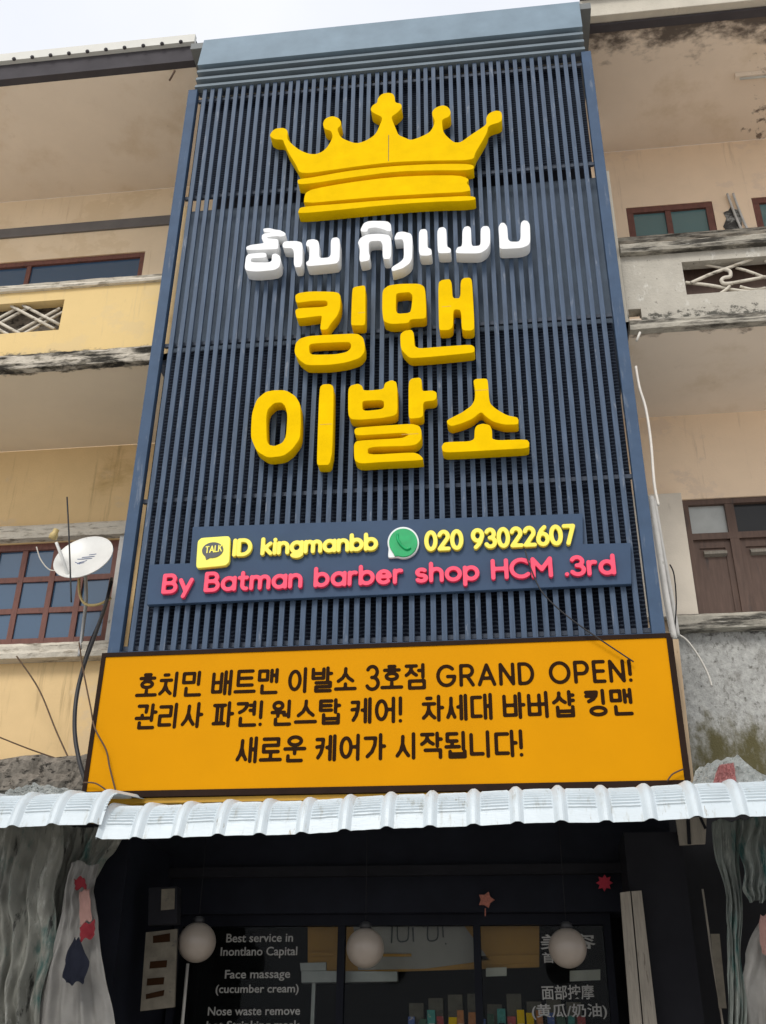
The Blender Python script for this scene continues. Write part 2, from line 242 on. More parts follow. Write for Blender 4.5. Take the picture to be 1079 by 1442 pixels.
# ------------------------------------------------------------------ building helpers
class MB:
    """collects shapes, then builds them as ONE mesh object"""
    def __init__(s): s.bm = bmesh.new()
    def box(s, x0, x1, y0, y1, z0, z1, bev=0.0):
        t = bmesh.new(); bmesh.ops.create_cube(t, size=1)
        bmesh.ops.scale(t, vec=(abs(x1 - x0), abs(y1 - y0), abs(z1 - z0)), verts=t.verts)
        bmesh.ops.translate(t, vec=((x0 + x1) / 2, (y0 + y1) / 2, (z0 + z1) / 2), verts=t.verts)
        if bev: bmesh.ops.bevel(t, geom=t.edges[:], offset=bev, segments=2, affect='EDGES', profile=0.6)
        s.add(t); return s
    def add(s, t):
        me = bpy.data.meshes.new('tmp'); t.to_mesh(me); t.free(); s.bm.from_mesh(me); bpy.data.meshes.remove(me)
    def addmesh(s, me): s.bm.from_mesh(me)
    def prism(s, pts, y0, y1):
        """upright polygon [(x, z)...] given thickness from y0 to y1"""
        a = [s.bm.verts.new((x, y0, z)) for x, z in pts]; b = [s.bm.verts.new((x, y1, z)) for x, z in pts]
        f = [s.bm.faces.new(a), s.bm.faces.new(b[::-1])]; n = len(pts)
        for i in range(n): f.append(s.bm.faces.new((a[i], b[i], b[(i + 1) % n], a[(i + 1) % n])))
        bmesh.ops.recalc_face_normals(s.bm, faces=f); return s
    def hull(s, corners):
        """closed block of 8 corners: front quad then back quad"""
        v = [s.bm.verts.new(c) for c in corners]
        f = [s.bm.faces.new([v[i] for i in q]) for q in ((0, 1, 2, 3), (7, 6, 5, 4), (0, 4, 5, 1), (1, 5, 6, 2), (2, 6, 7, 3), (3, 7, 4, 0))]
        bmesh.ops.recalc_face_normals(s.bm, faces=f); return s
    def tube(s, pts, r, seg=8, smooth=True, r1=None):
        P = [Vector(p) for p in pts]
        if smooth and len(P) > 2:
            Q = []
            for i in range(len(P) - 1):
                p0 = P[max(i - 1, 0)]; p1 = P[i]; p2 = P[i + 1]; p3 = P[min(i + 2, len(P) - 1)]
                for k in range(6):
                    t = k / 6
                    Q.append(0.5 * ((2 * p1) + (p2 - p0) * t + (2 * p0 - 5 * p1 + 4 * p2 - p3) * t * t + (3 * p1 - p0 - 3 * p2 + p3) * t ** 3))
            Q.append(P[-1]); P = Q
        rings = []; ref = None
        for i, p in enumerate(P):
            d = (P[min(i + 1, len(P) - 1)] - P[max(i - 1, 0)]).normalized()
            if ref is None: ref = Vector((0, 0, 1)) if abs(d.z) < 0.9 else Vector((1, 0, 0))
            u = d.cross(ref).normalized(); v = u.cross(d).normalized(); ref = v
            rr = r if r1 is None else r + (r1 - r) * i / (len(P) - 1)
            rings.append([s.bm.verts.new(p + (u * math.cos(2 * math.pi * k / seg) + v * math.sin(2 * math.pi * k / seg)) * rr) for k in range(seg)])
        fs = []
        for a, b in zip(rings, rings[1:]):
            for k in range(seg): 
                f = s.bm.faces.new((a[k], a[(k + 1) % seg], b[(k + 1) % seg], b[k])); f.smooth = True; fs.append(f)
        fs.append(s.bm.faces.new(rings[0][::-1])); fs.append(s.bm.faces.new(rings[-1]))
        bmesh.ops.recalc_face_normals(s.bm, faces=fs)
        return s
    def lathe(s, prof, c, axis=Vector((0, 0, 1)), seg=28):
        ax = Vector(axis).normalized(); ref = Vector((1, 0, 0)) if abs(ax.x) < 0.9 else Vector((0, 1, 0))
        u = ax.cross(ref).normalized(); v = ax.cross(u); c = Vector(c); rings = []
        for (r, h) in prof:
            rings.append([s.bm.verts.new(c + ax * h + (u * math.cos(2 * math.pi * k / seg) + v * math.sin(2 * math.pi * k / seg)) * max(r, 1e-4)) for k in range(seg)])
        fs = []
        for a, b in zip(rings, rings[1:]):
            for k in range(seg):
                f = s.bm.faces.new((a[k], a[(k + 1) % seg], b[(k + 1) % seg], b[k])); f.smooth = True; fs.append(f)
        fs.append(s.bm.faces.new(rings[0][::-1])); fs.append(s.bm.faces.new(rings[-1]))
        bmesh.ops.recalc_face_normals(s.bm, faces=fs); return s
    def build(s, name, m, parent=None):
        me = bpy.data.meshes.new(name); s.bm.to_mesh(me); s.bm.free(); me.materials.append(m)
        o = bpy.data.objects.new(name, me); COL.objects.link(o)
        if parent is not None:
            o.parent = parent; o.matrix_parent_inverse = world_of(parent).inverted()
        return o

def world_of(o):
    mw = Matrix.LocRotScale(o.location, o.rotation_euler, o.scale)
    return (world_of(o.parent) @ o.matrix_parent_inverse @ mw) if o.parent else mw

def tag(o, label=None, cat=None, group=None, kind=None):
    if label: o['label'] = label
    if cat: o['category'] = cat
    if group: o['group'] = group
    if kind: o['kind'] = kind
    return o

def thing(name, label, cat, loc=(0, 0, 0), group=None):
    o = bpy.data.objects.new(name, None); COL.objects.link(o); o.location = loc; o.empty_display_size = 0.2
    return tag(o, label, cat, group)

def chaikin(P, q, n):
    for _ in range(n):
        Q = []
        for i in range(len(P)):
            a, b = Vector(P[i]), Vector(P[(i + 1) % len(P)])
            Q += [a.lerp(b, q), a.lerp(b, 1 - q)]
        P = Q
    return P

def cutout(loops, y_front, depth, bev=0.004, q=0.22, n=2):
    """a solid cut from a sheet: loops of (x, z); inner loops become holes. returns a mesh"""
    c = bpy.data.curves.new('cut', 'CURVE'); c.dimensions = '2D'; c.fill_mode = 'BOTH'
    for lp in loops:
        P = chaikin([Vector((a, b)) for a, b in lp], q, n) if n else [Vector((a, b)) for a, b in lp]
        sp = c.splines.new('POLY'); sp.points.add(len(P) - 1); sp.use_cyclic_u = True
        for k, p in enumerate(P): sp.points[k].co = (p.x, p.y, 0, 1)
    c.extrude = depth / 2 - bev; c.bevel_depth = bev; c.bevel_resolution = 1; c.offset = -bev
    o = bpy.data.objects.new('cut', c); COL.objects.link(o); bpy.context.view_layer.update()
    me = bpy.data.meshes.new_from_object(o.evaluated_get(bpy.context.evaluated_depsgraph_get()))
    bpy.data.objects.remove(o); bpy.data.curves.remove(c)
    me.materials.clear()
    me.transform(Matrix(((1, 0, 0, 0), (0, 0, -1, y_front + depth / 2), (0, 1, 0, 0), (0, 0, 0, 1))))
    return me

def crop(lp, ox, oy, sc): return [(ox + x / sc, oy + y / sc) for x, y in lp]
def plane(lp, Y): return [(at(x, y, Y).x, at(x, y, Y).z) for x, y in lp]

def text_mesh(s, bold=0.0, ext=0.0):
    c = bpy.data.curves.new('txt', 'FONT'); c.body = s; c.offset = bold; c.resolution_u = 3
    o = bpy.data.objects.new('txt', c); COL.objects.link(o); bpy.context.view_layer.update()
    c.extrude = ext; bpy.context.view_layer.update()
    me = bpy.data.meshes.new_from_object(o.evaluated_get(bpy.context.evaluated_depsgraph_get()))
    bpy.data.objects.remove(o); bpy.data.curves.remove(c); me.materials.clear()
    return me
def ext_of(me): 
    xs = [v.co.x for v in me.vertices]; ys = [v.co.y for v in me.vertices]
    return min(xs), max(xs), min(ys), max(ys)

def line_mesh(s, ref, pl, pr, pt, Y, depth, bold):
    """text standing on the plane y=Y: baseline from pixel pl to pr, reference glyph as tall as pl..pt"""
    A, B, T = at(*pl, Y), at(*pr, Y), at(*pt, Y)
    me = text_mesh(s, bold, 0.5); x0, x1, _, _ = ext_of(me)
    rm = text_mesh(ref, bold, 0.0); _, _, r0, r1 = ext_of(rm); bpy.data.meshes.remove(rm)
    sx = (B.x - A.x) / (x1 - x0); sz = (T.z - A.z) / (r1 - r0); slope = (B.z - A.z) / (B.x - A.x)
    for v in me.vertices:
        X = A.x + (v.co.x - x0) * sx; Z = A.z + (v.co.y - r0) * sz + (X - A.x) * slope
        v.co = (X, Y + depth * (0.5 - v.co.z) , Z)
    return me

def mesh_obj(name, me, m, parent=None):
    me.name = name; me.materials.clear(); me.materials.append(m)
    o = bpy.data.objects.new(name, me); COL.objects.link(o)
    if parent is not None: o.parent = parent; o.matrix_parent_inverse = world_of(parent).inverted()
    return o

# ------------------------------------------------------------------ monoline sign lettering drawn as strokes
import numpy as np
def arc(cx, cy, rx, ry, a0, a1, n=14): return [(cx + rx * math.cos(R(a0 + (a1 - a0) * i / n)), cy + ry * math.sin(R(a0 + (a1 - a0) * i / n))) for i in range(n + 1)]
OV = lambda x0, x1, y0, y1: arc((x0 + x1) / 2, (y0 + y1) / 2, (x1 - x0) / 2, (y1 - y0) / 2, 0, 360, 24)
BW = OV(0, .58, 0, .68)
LAT = {
 'a': [BW, [(.58, 0), (.58, .68)]], 'b': [BW, [(0, 0), (0, 1)]], 'd': [BW, [(.58, 0), (.58, 1)]], 'g': [BW, [(.58, .68), (.58, -.1)] + arc(.3, -.1, .28, .18, 0, -150)],
 'p': [BW, [(0, -.3), (0, .68)]], 'o': [OV(0, .62, 0, .68)], 'h': [[(0, 0), (0, 1)], arc(.25, .4, .25, .28, 180, 0) + [(.5, 0)]], 'n': [[(0, 0), (0, .68)], arc(.25, .4, .25, .28, 180, 0) + [(.5, 0)]],
 'm': [[(0, 0), (0, .68)], arc(.21, .44, .21, .24, 180, 0) + [(.42, 0)], arc(.63, .44, .21, .24, 180, 0) + [(.84, 0)]], 'r': [[(0, 0), (0, .68)], arc(.22, .42, .22, .26, 180, 70)],
 's': [arc(.23, .51, .2, .17, 40, 250) + arc(.23, .17, .22, .17, 70, -145)], 't': [[(.15, .95), (.15, .2)] + arc(.33, .2, .18, .2, 180, 280), [(0, .66), (.36, .66)]],
 'e': [[(.02, .36), (.56, .36)] + arc(.29, .34, .29, .34, 5, 315)], 'y': [[(0, .68), (.27, .04)], [(.54, .68), (.18, -.3)]], 'k': [[(0, 0), (0, 1)], [(.44, .68), (.02, .28)], [(.14, .40), (.47, 0)]],
 'i': [[(0, 0), (0, .68)], [(0, .93), (.001, .93)]], '.': [[(0, .03), (.001, .03)]], '!': [[(0, 1), (0, .32)], [(0, .02), (.001, .02)]],
 'I': [[(0, 0), (0, 1)]], 'D': [[(0, 0), (0, 1), (.25, 1)] + arc(.25, .5, .42, .5, 90, -90) + [(0, 0)]], 'B': [[(0, .53), (.3, .53)] + arc(.3, .765, .22, .235, -90, 90) + [(0, 1), (0, 0), (.34, 0)] + arc(.34, .265, .25, .265, -90, 90)],
 'H': [[(0, 0), (0, 1)], [(.62, 0), (.62, 1)], [(0, .52), (.62, .52)]], 'C': [arc(.45, .5, .45, .5, 45, 315)], 'M': [[(0, 0), (0, 1), (.4, .38), (.8, 1), (.8, 0)]],
 'G': [arc(.45, .5, .45, .5, 45, 330) + [(.88, .46), (.52, .46)]], 'R': [[(0, 0), (0, 1), (.33, 1)] + arc(.33, .73, .27, .27, 90, -90) + [(0, .46)], [(.32, .46), (.62, 0)]],
 'A': [[(0, 0), (.39, 1), (.78, 0)], [(.13, .32), (.65, .32)]], 'N': [[(0, 0), (0, 1), (.64, 0), (.64, 1)]], 'O': [OV(0, .94, 0, 1)], 'P': [[(0, 0), (0, 1), (.34, 1)] + arc(.34, .71, .28, .29, 90, -90) + [(0, .42)]],
 'E': [[(.5, 1), (0, 1), (0, 0), (.5, 0)], [(0, .52), (.46, .52)]], 'T': [[(0, 1), (.6, 1)], [(.3, 1), (.3, 0)]], 'L': [[(0, 1), (0, 0), (.48, 0)]], 'K': [[(0, 0), (0, 1)], [(.56, 1), (.02, .42)], [(.2, .6), (.58, 0)]],
 '0': [OV(0, .58, 0, 1)], '2': [arc(.28, .72, .27, .28, 165, -20) + [(.02, 0), (.58, 0)]], '3': [arc(.26, .755, .24, .245, 155, -80) + [(.24, .52)] + arc(.27, .26, .28, .26, 80, -155)],
 '6': [OV(0, .58, 0, .62), [(.02, .36)] + [(.1, .62), (.22, .82), (.42, 1)]], '9': [OV(0, .58, .38, 1), [(.56, .64), (.48, .38), (.36, .18), (.16, 0)]], '7': [[(0, 1), (.56, 1), (.2, 0)]],
}
SQ = [(0, 1), (0, 0), (1, 0), (1, 1), (0, 1)]
JA = {
 'ㄱ': [[(0, .96), (.92, .96), (.86, .6), (.62, .25), (.2, 0)]], 'ㄱf': [[(0, 1), (1, 1), (1, 0)]], 'ㄱh': [[(.04, 1), (.96, 1), (.9, .1)]], 'ㄴ': [[(0, 1), (0, 0), (1, 0)]], 'ㄷ': [[(1, 1), (0, 1), (0, 0), (1, 0)]],
 'ㄹ': [[(0, 1), (1, 1), (1, .5), (0, .5), (0, 0), (1, 0)]], 'ㅁ': [SQ], 'ㅂ': [[(0, 1), (0, 0), (1, 0), (1, 1)], [(0, .52), (1, .52)]], 'ㅅ': [[(.5, 1), (.48, .62), (.3, .25), (0, 0)], [(.49, .6), (.7, .25), (1, 0)]],
 'ㅇ': [OV(.02, .98, 0, 1)], 'ㅈ': [[(0, 1), (1, 1)], [(.5, 1), (.46, .55), (.28, .22), (0, 0)], [(.49, .55), (.7, .22), (1, 0)]], 'ㅊ': [[(.32, 1.04), (.68, 1.04)], [(0, .74), (1, .74)], [(.5, .74), (.46, .42), (.28, .16), (0, 0)], [(.49, .42), (.7, .16), (1, 0)]],
 'ㅋ': [[(0, .96), (.92, .96), (.86, .6), (.62, .25), (.2, 0)], [(0, .56), (.85, .60)]], 'ㅌ': [[(1, 1), (0, 1), (0, 0), (1, 0)], [(0, .5), (.94, .5)]], 'ㅍ': [[(0, 1), (1, 1)], [(0, 0), (1, 0)], [(.28, 1), (.28, 0)], [(.72, 1), (.72, 0)]],
 'ㅎ': [[(.3, 1.06), (.7, 1.06)], [(0, .76), (1, .76)], OV(.12, .88, 0, .5)],
}
def put(st, x0, x1, y0, y1): return [[(x0 + x * (x1 - x0), y0 + y * (y1 - y0)) for x, y in p] for p in st]
def vert(v, y0, y1, x=.78):
    m_ = (y0 + y1) / 2 + .02
    L = {'ㅣ': [[(x, y0), (x, y1)]], 'ㅏ': [[(x - .04, y0), (x - .04, y1)], [(x - .04, m_), (x + .14, m_)]], 'ㅑ': [[(x - .04, y0), (x - .04, y1)], [(x - .04, m_ + .1), (x + .14, m_ + .1)], [(x - .04, m_ - .12), (x + .14, m_ - .12)]],
         'ㅓ': [[(x + .04, y0), (x + .04, y1)], [(x + .04, m_), (x - .16, m_)]], 'ㅕ': [[(x + .04, y0), (x + .04, y1)], [(x + .04, m_ + .11), (x - .16, m_ + .11)], [(x + .04, m_ - .11), (x - .16, m_ - .11)]],
         'ㅐ': [[(x - .15, y0 + .02), (x - .15, y1 - .02)], [(x + .1, y0), (x + .1, y1)], [(x - .15, m_), (x + .1, m_)]], 'ㅔ': [[(x - .13, y0 + .02), (x - .13, y1 - .02)], [(x + .08, y0), (x + .08, y1)], [(x - .13, m_), (x - .28, m_)]]}
    return L[v]
CHO, JUNG, JONG = 'ㄱㄲㄴㄷㄸㄹㅁㅂㅃㅅㅆㅇㅈㅉㅊㅋㅌㅍㅎ', 'ㅏㅐㅑㅒㅓㅔㅕㅖㅗㅘㅙㅚㅛㅜㅝㅞㅟㅠㅡㅢㅣ', ' ㄱㄲㄳㄴㄵㄶㄷㄹㄺㄻㄼㄽㄾㄿㅀㅁㅂㅄㅅㅆㅇㅈㅊㅋㅌㅍㅎ'
def hangul_strokes(ch):
    k = ord(ch) - 0xAC00; c, j, f = CHO[k // 588], JUNG[k % 588 // 28], JONG[k % 28].strip()
    out_ = []; fk = 'ㄱf' if f == 'ㄱ' else f
    if j in 'ㅣㅏㅑㅓㅕㅐㅔ':
        w_ = {'ㅐ': .42, 'ㅔ': .34}.get(j, .54)
        if j == 'ㅓ' or j == 'ㅕ': w_ = .5
        if f:
            out_ += put(JA[c], .02, w_, .56, .96) + vert(j, .47, 1) + put(JA[fk], .18, .88, 0, .36 if f in 'ㄹㅂ' else .3)
        else: out_ += put(JA[c], .02, w_, .1, .9) + vert(j, 0, 1)
    elif j in 'ㅗㅡㅜ':
        ck = 'ㄱh' if c == 'ㄱ' else c
        if f: out_ += put(JA[ck], .16, .78, .66, 1) + [[(0, .5), (.94, .5)], [(.47, .5), (.47, .3)]] + put(JA[fk], .16, .8, 0, .2)
        elif j == 'ㅡ': out_ += put(JA[ck], .12, .82, .36, .98) + [[(0, .08), (.94, .08)]]
        else: out_ += put(JA[ck], .12, .82, .40, .94) + [[(0, .06), (.94, .06)], [(.47, .06), (.47, .27)]]
    else:
        ck = 'ㄱh' if c == 'ㄱ' else c
        out_ += put(JA[ck], .06, .5, .66, .96)
        if j in 'ㅘㅚ': out_ += [[(0, .42), (.6, .42)], [(.28, .42), (.28, .55)]]
        else: out_ += [[(0, .52), (.58, .52)], [(.28, .52), (.28, .36)]]
        out_ += vert({'ㅘ': 'ㅏ', 'ㅚ': 'ㅣ', 'ㅝ': 'ㅣ'}[j], .32, 1, .80)
        if j == 'ㅝ': out_ += [[(.8, .40), (.58, .40)]]
        if f: out_ += put(JA[fk], .18, .86, 0, .22)
    return out_, .96
def glyph(ch):
    if ord(ch) >= 0xAC00: return hangul_strokes(ch)
    st = LAT[ch]; return st, max(p[0] for s_ in st for p in s_)
def contour(strokes, rad, cell):
    """outline loops of thick strokes (their union), from a distance field"""
    sg = [(a, b) for p in strokes for a, b in zip(p, p[1:])]
    xs = [p[0] for q in sg for p in q]; ys = [p[1] for q in sg for p in q]
    x0, y0 = min(xs) - rad - 2 * cell, min(ys) - rad - 2 * cell
    nx, ny = int((max(xs) + rad + 2 * cell - x0) / cell) + 2, int((max(ys) + rad + 2 * cell - y0) / cell) + 2
    X, Y_ = np.meshgrid(x0 + np.arange(nx) * cell, y0 + np.arange(ny) * cell, indexing='ij'); D = np.full(X.shape, 9e9)
    for (ax_, ay), (bx, by) in sg:
        dx, dy = bx - ax_, by - ay; l2 = dx * dx + dy * dy + 1e-12
        t_ = np.clip(((X - ax_) * dx + (Y_ - ay) * dy) / l2, 0, 1); D = np.minimum(D, np.hypot(X - ax_ - t_ * dx, Y_ - ay - t_ * dy))
    D = D - rad; nxt = {}
    pos = {}
    def cross(i, j, i2, j2):
        key = (min(i, i2), min(j, j2), i != i2); 
        if key not in pos:
            a_, b_ = D[i, j], D[i2, j2]; t_ = a_ / (a_ - b_) if a_ != b_ else .5
            pos[key] = (x0 + (i + t_ * (i2 - i)) * cell, y0 + (j + t_ * (j2 - j)) * cell)
        return key
    for i in range(nx - 1):
        for j in range(ny - 1):
            c4 = [(i, j), (i + 1, j), (i + 1, j + 1), (i, j + 1)]; ins = [D[c] < 0 for c in c4]
            if all(ins) or not any(ins): continue
            en = [cross(*c4[k], *c4[(k + 1) % 4]) if ins[k] != ins[(k + 1) % 4] else None for k in range(4)]
            st = [k for k in range(4) if en[k] is not None and ins[k] and not ins[(k + 1) % 4]]     # leaving edges
            for k in st:
                q_ = k
                for _ in range(3):
                    q_ = (q_ + 3) % 4
                    if en[q_] is not None and not ins[q_] and ins[(q_ + 1) % 4]: break
                nxt[en[k]] = en[q_]
    loops = []; left = set(nxt)
    while left:
        s0 = left.pop(); lp = [pos[s0]]; k = nxt[s0]
        while k != s0 and k in left: left.discard(k); lp.append(pos[k]); k = nxt[k]
        if len(lp) > 4: loops.append(lp)
    return loops
def stroke_line(s, pl, pr, pt, Y, depth, rad, bev=.002, gap=.24, space=.5, ref_h=1.0, cell=None):
    """letters of a line of monoline sign writing on the plane y = Y (front face), one mesh each"""
    A, B, T = at(*pl, Y), at(*pr, Y), at(*pt, Y); pen = 0; items = []
    for ch in s:
        if ch == ' ': pen += space; continue
        st, w_ = glyph(ch); items.append((st, pen)); pen += w_ + gap
    tot = pen - gap
    h = (T.z - A.z) - 2 * rad; sx = (B.x - A.x - 2 * rad) / tot; slope = (B.z - A.z) / (B.x - A.x); res = []
    for st, p0 in items:
        P = [[(A.x + rad + (p0 + x) * sx, A.z + rad + y * h + (rad + (p0 + x) * sx) * slope) for x, y in q_] for q_ in st]
        lp = contour(P, rad, cell or rad / 2.2)
        res.append(cutout([chaikin([Vector(p) for p in l], .25, 1) for l in lp], Y, depth, bev, .2, 0))
    return res
def join_meshes(ms):
    bm = bmesh.new()
    for m_ in ms: bm.from_mesh(m_); bpy.data.meshes.remove(m_)
    r_ = bpy.data.meshes.new('joined'); bm.to_mesh(r_); bm.free(); return r_

def wall_mesh(mb, x0, x1, z0, z1, y0, y1, holes=()):
    """upright wall with rectangular openings (x0, x1, z0, z1), one continuous solid"""
    xs = sorted({x0, x1, *[min(max(h[i], x0), x1) for h in holes for i in (0, 1)]}); zs = sorted({z0, z1, *[h[i] for h in holes for i in (2, 3)]})
    nx, nz = len(xs), len(zs); bm = mb.bm
    F = [[bm.verts.new((x, y0, z)) for z in zs] for x in xs]; B = [[bm.verts.new((x, y1, z)) for z in zs] for x in xs]
    def solid(i, j):
        if i < 0 or j < 0 or i >= nx - 1 or j >= nz - 1: return False
        cx, cz = (xs[i] + xs[i + 1]) / 2, (zs[j] + zs[j + 1]) / 2
        return not any(h[0] < cx < h[1] and h[2] < cz < h[3] for h in holes)
    for i in range(nx - 1):
        for j in range(nz - 1):
            if not solid(i, j): continue
            bm.faces.new((F[i][j], F[i + 1][j], F[i + 1][j + 1], F[i][j + 1]))
            bm.faces.new((B[i][j + 1], B[i + 1][j + 1], B[i + 1][j], B[i][j]))
            if not solid(i - 1, j): bm.faces.new((B[i][j], F[i][j], F[i][j + 1], B[i][j + 1]))
            if not solid(i + 1, j): bm.faces.new((F[i + 1][j], B[i + 1][j], B[i + 1][j + 1], F[i + 1][j + 1]))
            if not solid(i, j - 1): bm.faces.new((B[i][j], B[i + 1][j], F[i + 1][j], F[i][j]))
            if not solid(i, j + 1): bm.faces.new((F[i][j + 1], F[i + 1][j + 1], B[i + 1][j + 1], B[i][j + 1]))
    return mb

def rough_ledge(x0, x1, y0, y1, z0, z1, name, m, parent, jag=0.02, step=0.06, seed=1):
    """a broken, weathered ledge: bar along x with a ragged front"""
    rnd = random.Random(seed); mb = MB(); bm = mb.bm; rings = []; x = x0
    a = b = c = 0
    while True:
        a = a * .6 + rnd.uniform(-1, 1) * jag * .6; b = b * .6 + rnd.uniform(-1, 1) * jag * .6; c = c * .6 + rnd.uniform(-1, 1) * jag * .5
        zm = (z0 + z1) / 2
        rings.append([bm.verts.new(p) for p in ((x, y1, z0), (x, y0 + .012 + abs(c), z0 + b * .6), (x, y0 + a, z0 + (zm - z0) * .6 + b), (x, y0 + .01 + c, zm + a * .6), (x, y0 + b, z1 - (z1 - zm) * .4 + c), (x, y0 + .015 + abs(a), z1 + c * .5), (x, y1, z1))])
        if x >= x1: break
        x = min(x + step * rnd.uniform(.6, 1.4), x1)
    fs = []
    for p, q in zip(rings, rings[1:]):
        n = len(p)
        for k in range(n): fs.append(bm.faces.new((p[k], p[(k + 1) % n], q[(k + 1) % n], q[k])))
    fs.append(bm.faces.new(rings[0][::-1])); fs.append(bm.faces.new(rings[-1]))
    bmesh.ops.recalc_face_normals(bm, faces=fs)
    return mb.build(name, m, parent)

def window(parent, x0, x1, z0, z1, Y, fm, gm, vs=(), hs=(), fw=0.06, bw=0.05, depth=0.07, name='window'):
    """frame with mullions at vs and transoms at hs; one pane per light"""
    f = MB(); y0, y1 = Y - 0.0, Y + depth
    f.box(x0, x1, y0, y1, z0, z0 + fw); f.box(x0, x1, y0, y1, z1 - fw, z1)
    f.box(x0, x0 + fw, y0 + .002, y1, z0 + fw, z1 - fw); f.box(x1 - fw, x1, y0 + .002, y1, z0 + fw, z1 - fw)
    for v in vs: f.box(v - bw / 2, v + bw / 2, y0 + .008, y1 - .002, z0 + fw, z1 - fw)
    for h in hs: f.box(x0 + fw, x1 - fw, y0 + .012, y1 - .004, h - bw / 2, h + bw / 2)
    fo = f.build(name, fm, parent)
    X = [x0 + fw] + sorted(vs) + [x1 - fw]; Z = [z0 + fw] + sorted(hs) + [z1 - fw]
    rnd = random.Random(int(x0 * 100))
    for i in range(len(X) - 1):
        for j in range(len(Z) - 1):
            p = MB(); tl = rnd.uniform(-.006, .006)
            p.hull([(X[i], Y + .035 + tl, Z[j]), (X[i + 1], Y + .035 - tl, Z[j]), (X[i + 1], Y + .035 - tl, Z[j + 1]), (X[i], Y + .035 + tl, Z[j + 1]),
                    (X[i], Y + .041 + tl, Z[j]), (X[i + 1], Y + .041 - tl, Z[j]), (X[i + 1], Y + .041 - tl, Z[j + 1]), (X[i], Y + .041 + tl, Z[j + 1])])
            p.build('pane', gm, fo)
    return fo

# ------------------------------------------------------------------ ground
tag(MB().box(-200, 200, -250, 150, -0.5, 0).build('ground', M['asphalt']), 'unseen concrete street in front of the shops, lightened for bounce light', None, kind='structure')
tag(MB().box(-40, 40, -2.6, 1.4, 0.004, 0.14, 0.01).build('pavement', M['pavement']), 'unseen pavement along the shopfronts, lightened for bounce light', None, kind='structure')

# ------------------------------------------------------------------ neighbouring shophouse on the left
XL = -2.36
WL = thing('shophouse', 'yellow plaster shophouse with red brown windows left of the slatted sign', 'building', (-5.4, 1.8, 0))
lw = (-5.9, -3.09, 5.40, 6.63)
MB().box(-8.5, XL - .01, 1.78, 1.98, 0, 3.6).build('blacked_shop_opening', M['black_matte'], WL)  # ground floor coloured black for the darkness of the open shop
wall_mesh(MB(), -8.5, XL, 3.602, 7.84, 1.78, 1.98, [lw]).build('wall', M['plaster_l'], WL)
uw = (-6.6, -3.47, 10.3, 11.08)
wall_mesh(MB(), -8.5, XL, 7.98, 12.2, 2.1, 2.3, [uw]).build('upper_wall', M['cream_l'], WL)
MB().box(-8.5, XL, 2.07, 2.099, 11.505, 11.665).build('painted_band', M['grey_band'], WL)
MB().box(-8.5, XL, 0.30, 1.779, 7.845, 7.98).build('balcony_slab', M['soffit_l'], WL)
rough_ledge(-8.5, XL, 0.2, 0.299, 7.82, 8.0, 'slab_edge', M['mould_ledge'], WL, 0.014, 0.05, 3)
vent_l = (-5.4, -3.445, 8.315, 8.72)
wall_mesh(MB(), -8.5, XL, 8.0, 8.86, 0.25, 0.37, [vent_l]).build('parapet', M['parapet_l'], WL)
rough_ledge(-8.5, XL, 0.2, 0.42, 8.86, 8.94, 'parapet_cap', M['pale_ledge'], WL, 0.006, 0.08, 5)
lat = MB()
k = vent_l[0]
while k < vent_l[1] + 0.6:
    for sgn in (1, -1):
        for off in (0, 0.13):
            p = []
            for t in range(9):
                z = 8.315 + 0.405 * t / 8; x = k + off + sgn * (t / 8 - .5) * 0.62
                if vent_l[0] < x < vent_l[1]: p.append((x, 0.31 + sgn * 0.016, z))
            if len(p) > 1: lat.tube(p, 0.017, 6, False)
    k += 0.55
lat.build('lattice', M['pale_ledge'], WL)
MB().box(-6.0, -3.2, 0.46, 0.5, 8.1, 8.84).build('lattice_dark_backing', M['debris'], WL)  # added dark sheet, gives the shade seen through the lattice
MB().box(-8.5, XL, 0.25, 2.099, 12.2, 12.35).build('eave_soffit', M['eave_l'], WL)
# corrugated roof sheet above the eave, its dark underside showing behind the pale fascia strip
ro = MB(); bm = ro.bm; xs = [-8.6 + i * 0.04 for i in range(int((XL + 8.6) / 0.04) + 1)]
rows = []
for (y, z) in ((0.152, 12.555), (0.9, 12.68), (2.6, 13.0)):
    rows.append([bm.verts.new((x, y, z + 0.028 * (1 if (int(i / 3) % 3 == 0) else 0))) for i, x in enumerate(xs)])
for a, b in zip(rows, rows[1:]):
    for i in range(len(a) - 1): bm.faces.new((a[i], a[i + 1], b[i + 1], b[i]))
ro.build('roof', M['eave_dark'], WL)
MB().box(-8.6, XL, 0.15, 0.249, 12.2, 12.475).build('eave_board', M['eave_dark'], WL)
fz = MB().box(-8.6, XL, 0.09, 0.149, 12.465, 12.60)
fz.build('fascia', M['fascia_l'], WL)
nb = MB()
for i in range(26):
    x = -8.4 + i * 0.235
    nb.lathe([(0.024, 0), (0.024, 0.02), (0.012, 0.03)], (x, 0.095, 12.472), (0, -1, 0), 8)
nb.build('roof_screw', M['eave_dark'], WL)
MB().tube([(-2.62, 0.24, 12.16), (-2.60, 0.2, 12.1), (-2.63, 0.21, 12.02), (-2.66, 0.23, 11.98)], 0.012, 6).build('rusty_hook', M['cable_brown'], WL)
window(WL, *uw, 2.12, M['wood_red'], M['glass_blue_reflection'], [at(37, 395, 2.12).x], [], 0.07, 0.06, name='window')
fw_ = MB(); H = lambda px, py: at(px, py, 1.79)
hz = [H(60, 814).z, H(60, 858).z, H(60, 901).z]
wv = [H(25, 832).x, H(69, 832).x, H(110, 832).x]
while wv[0] > lw[0] + 0.6: wv.insert(0, wv[0] - 0.33)
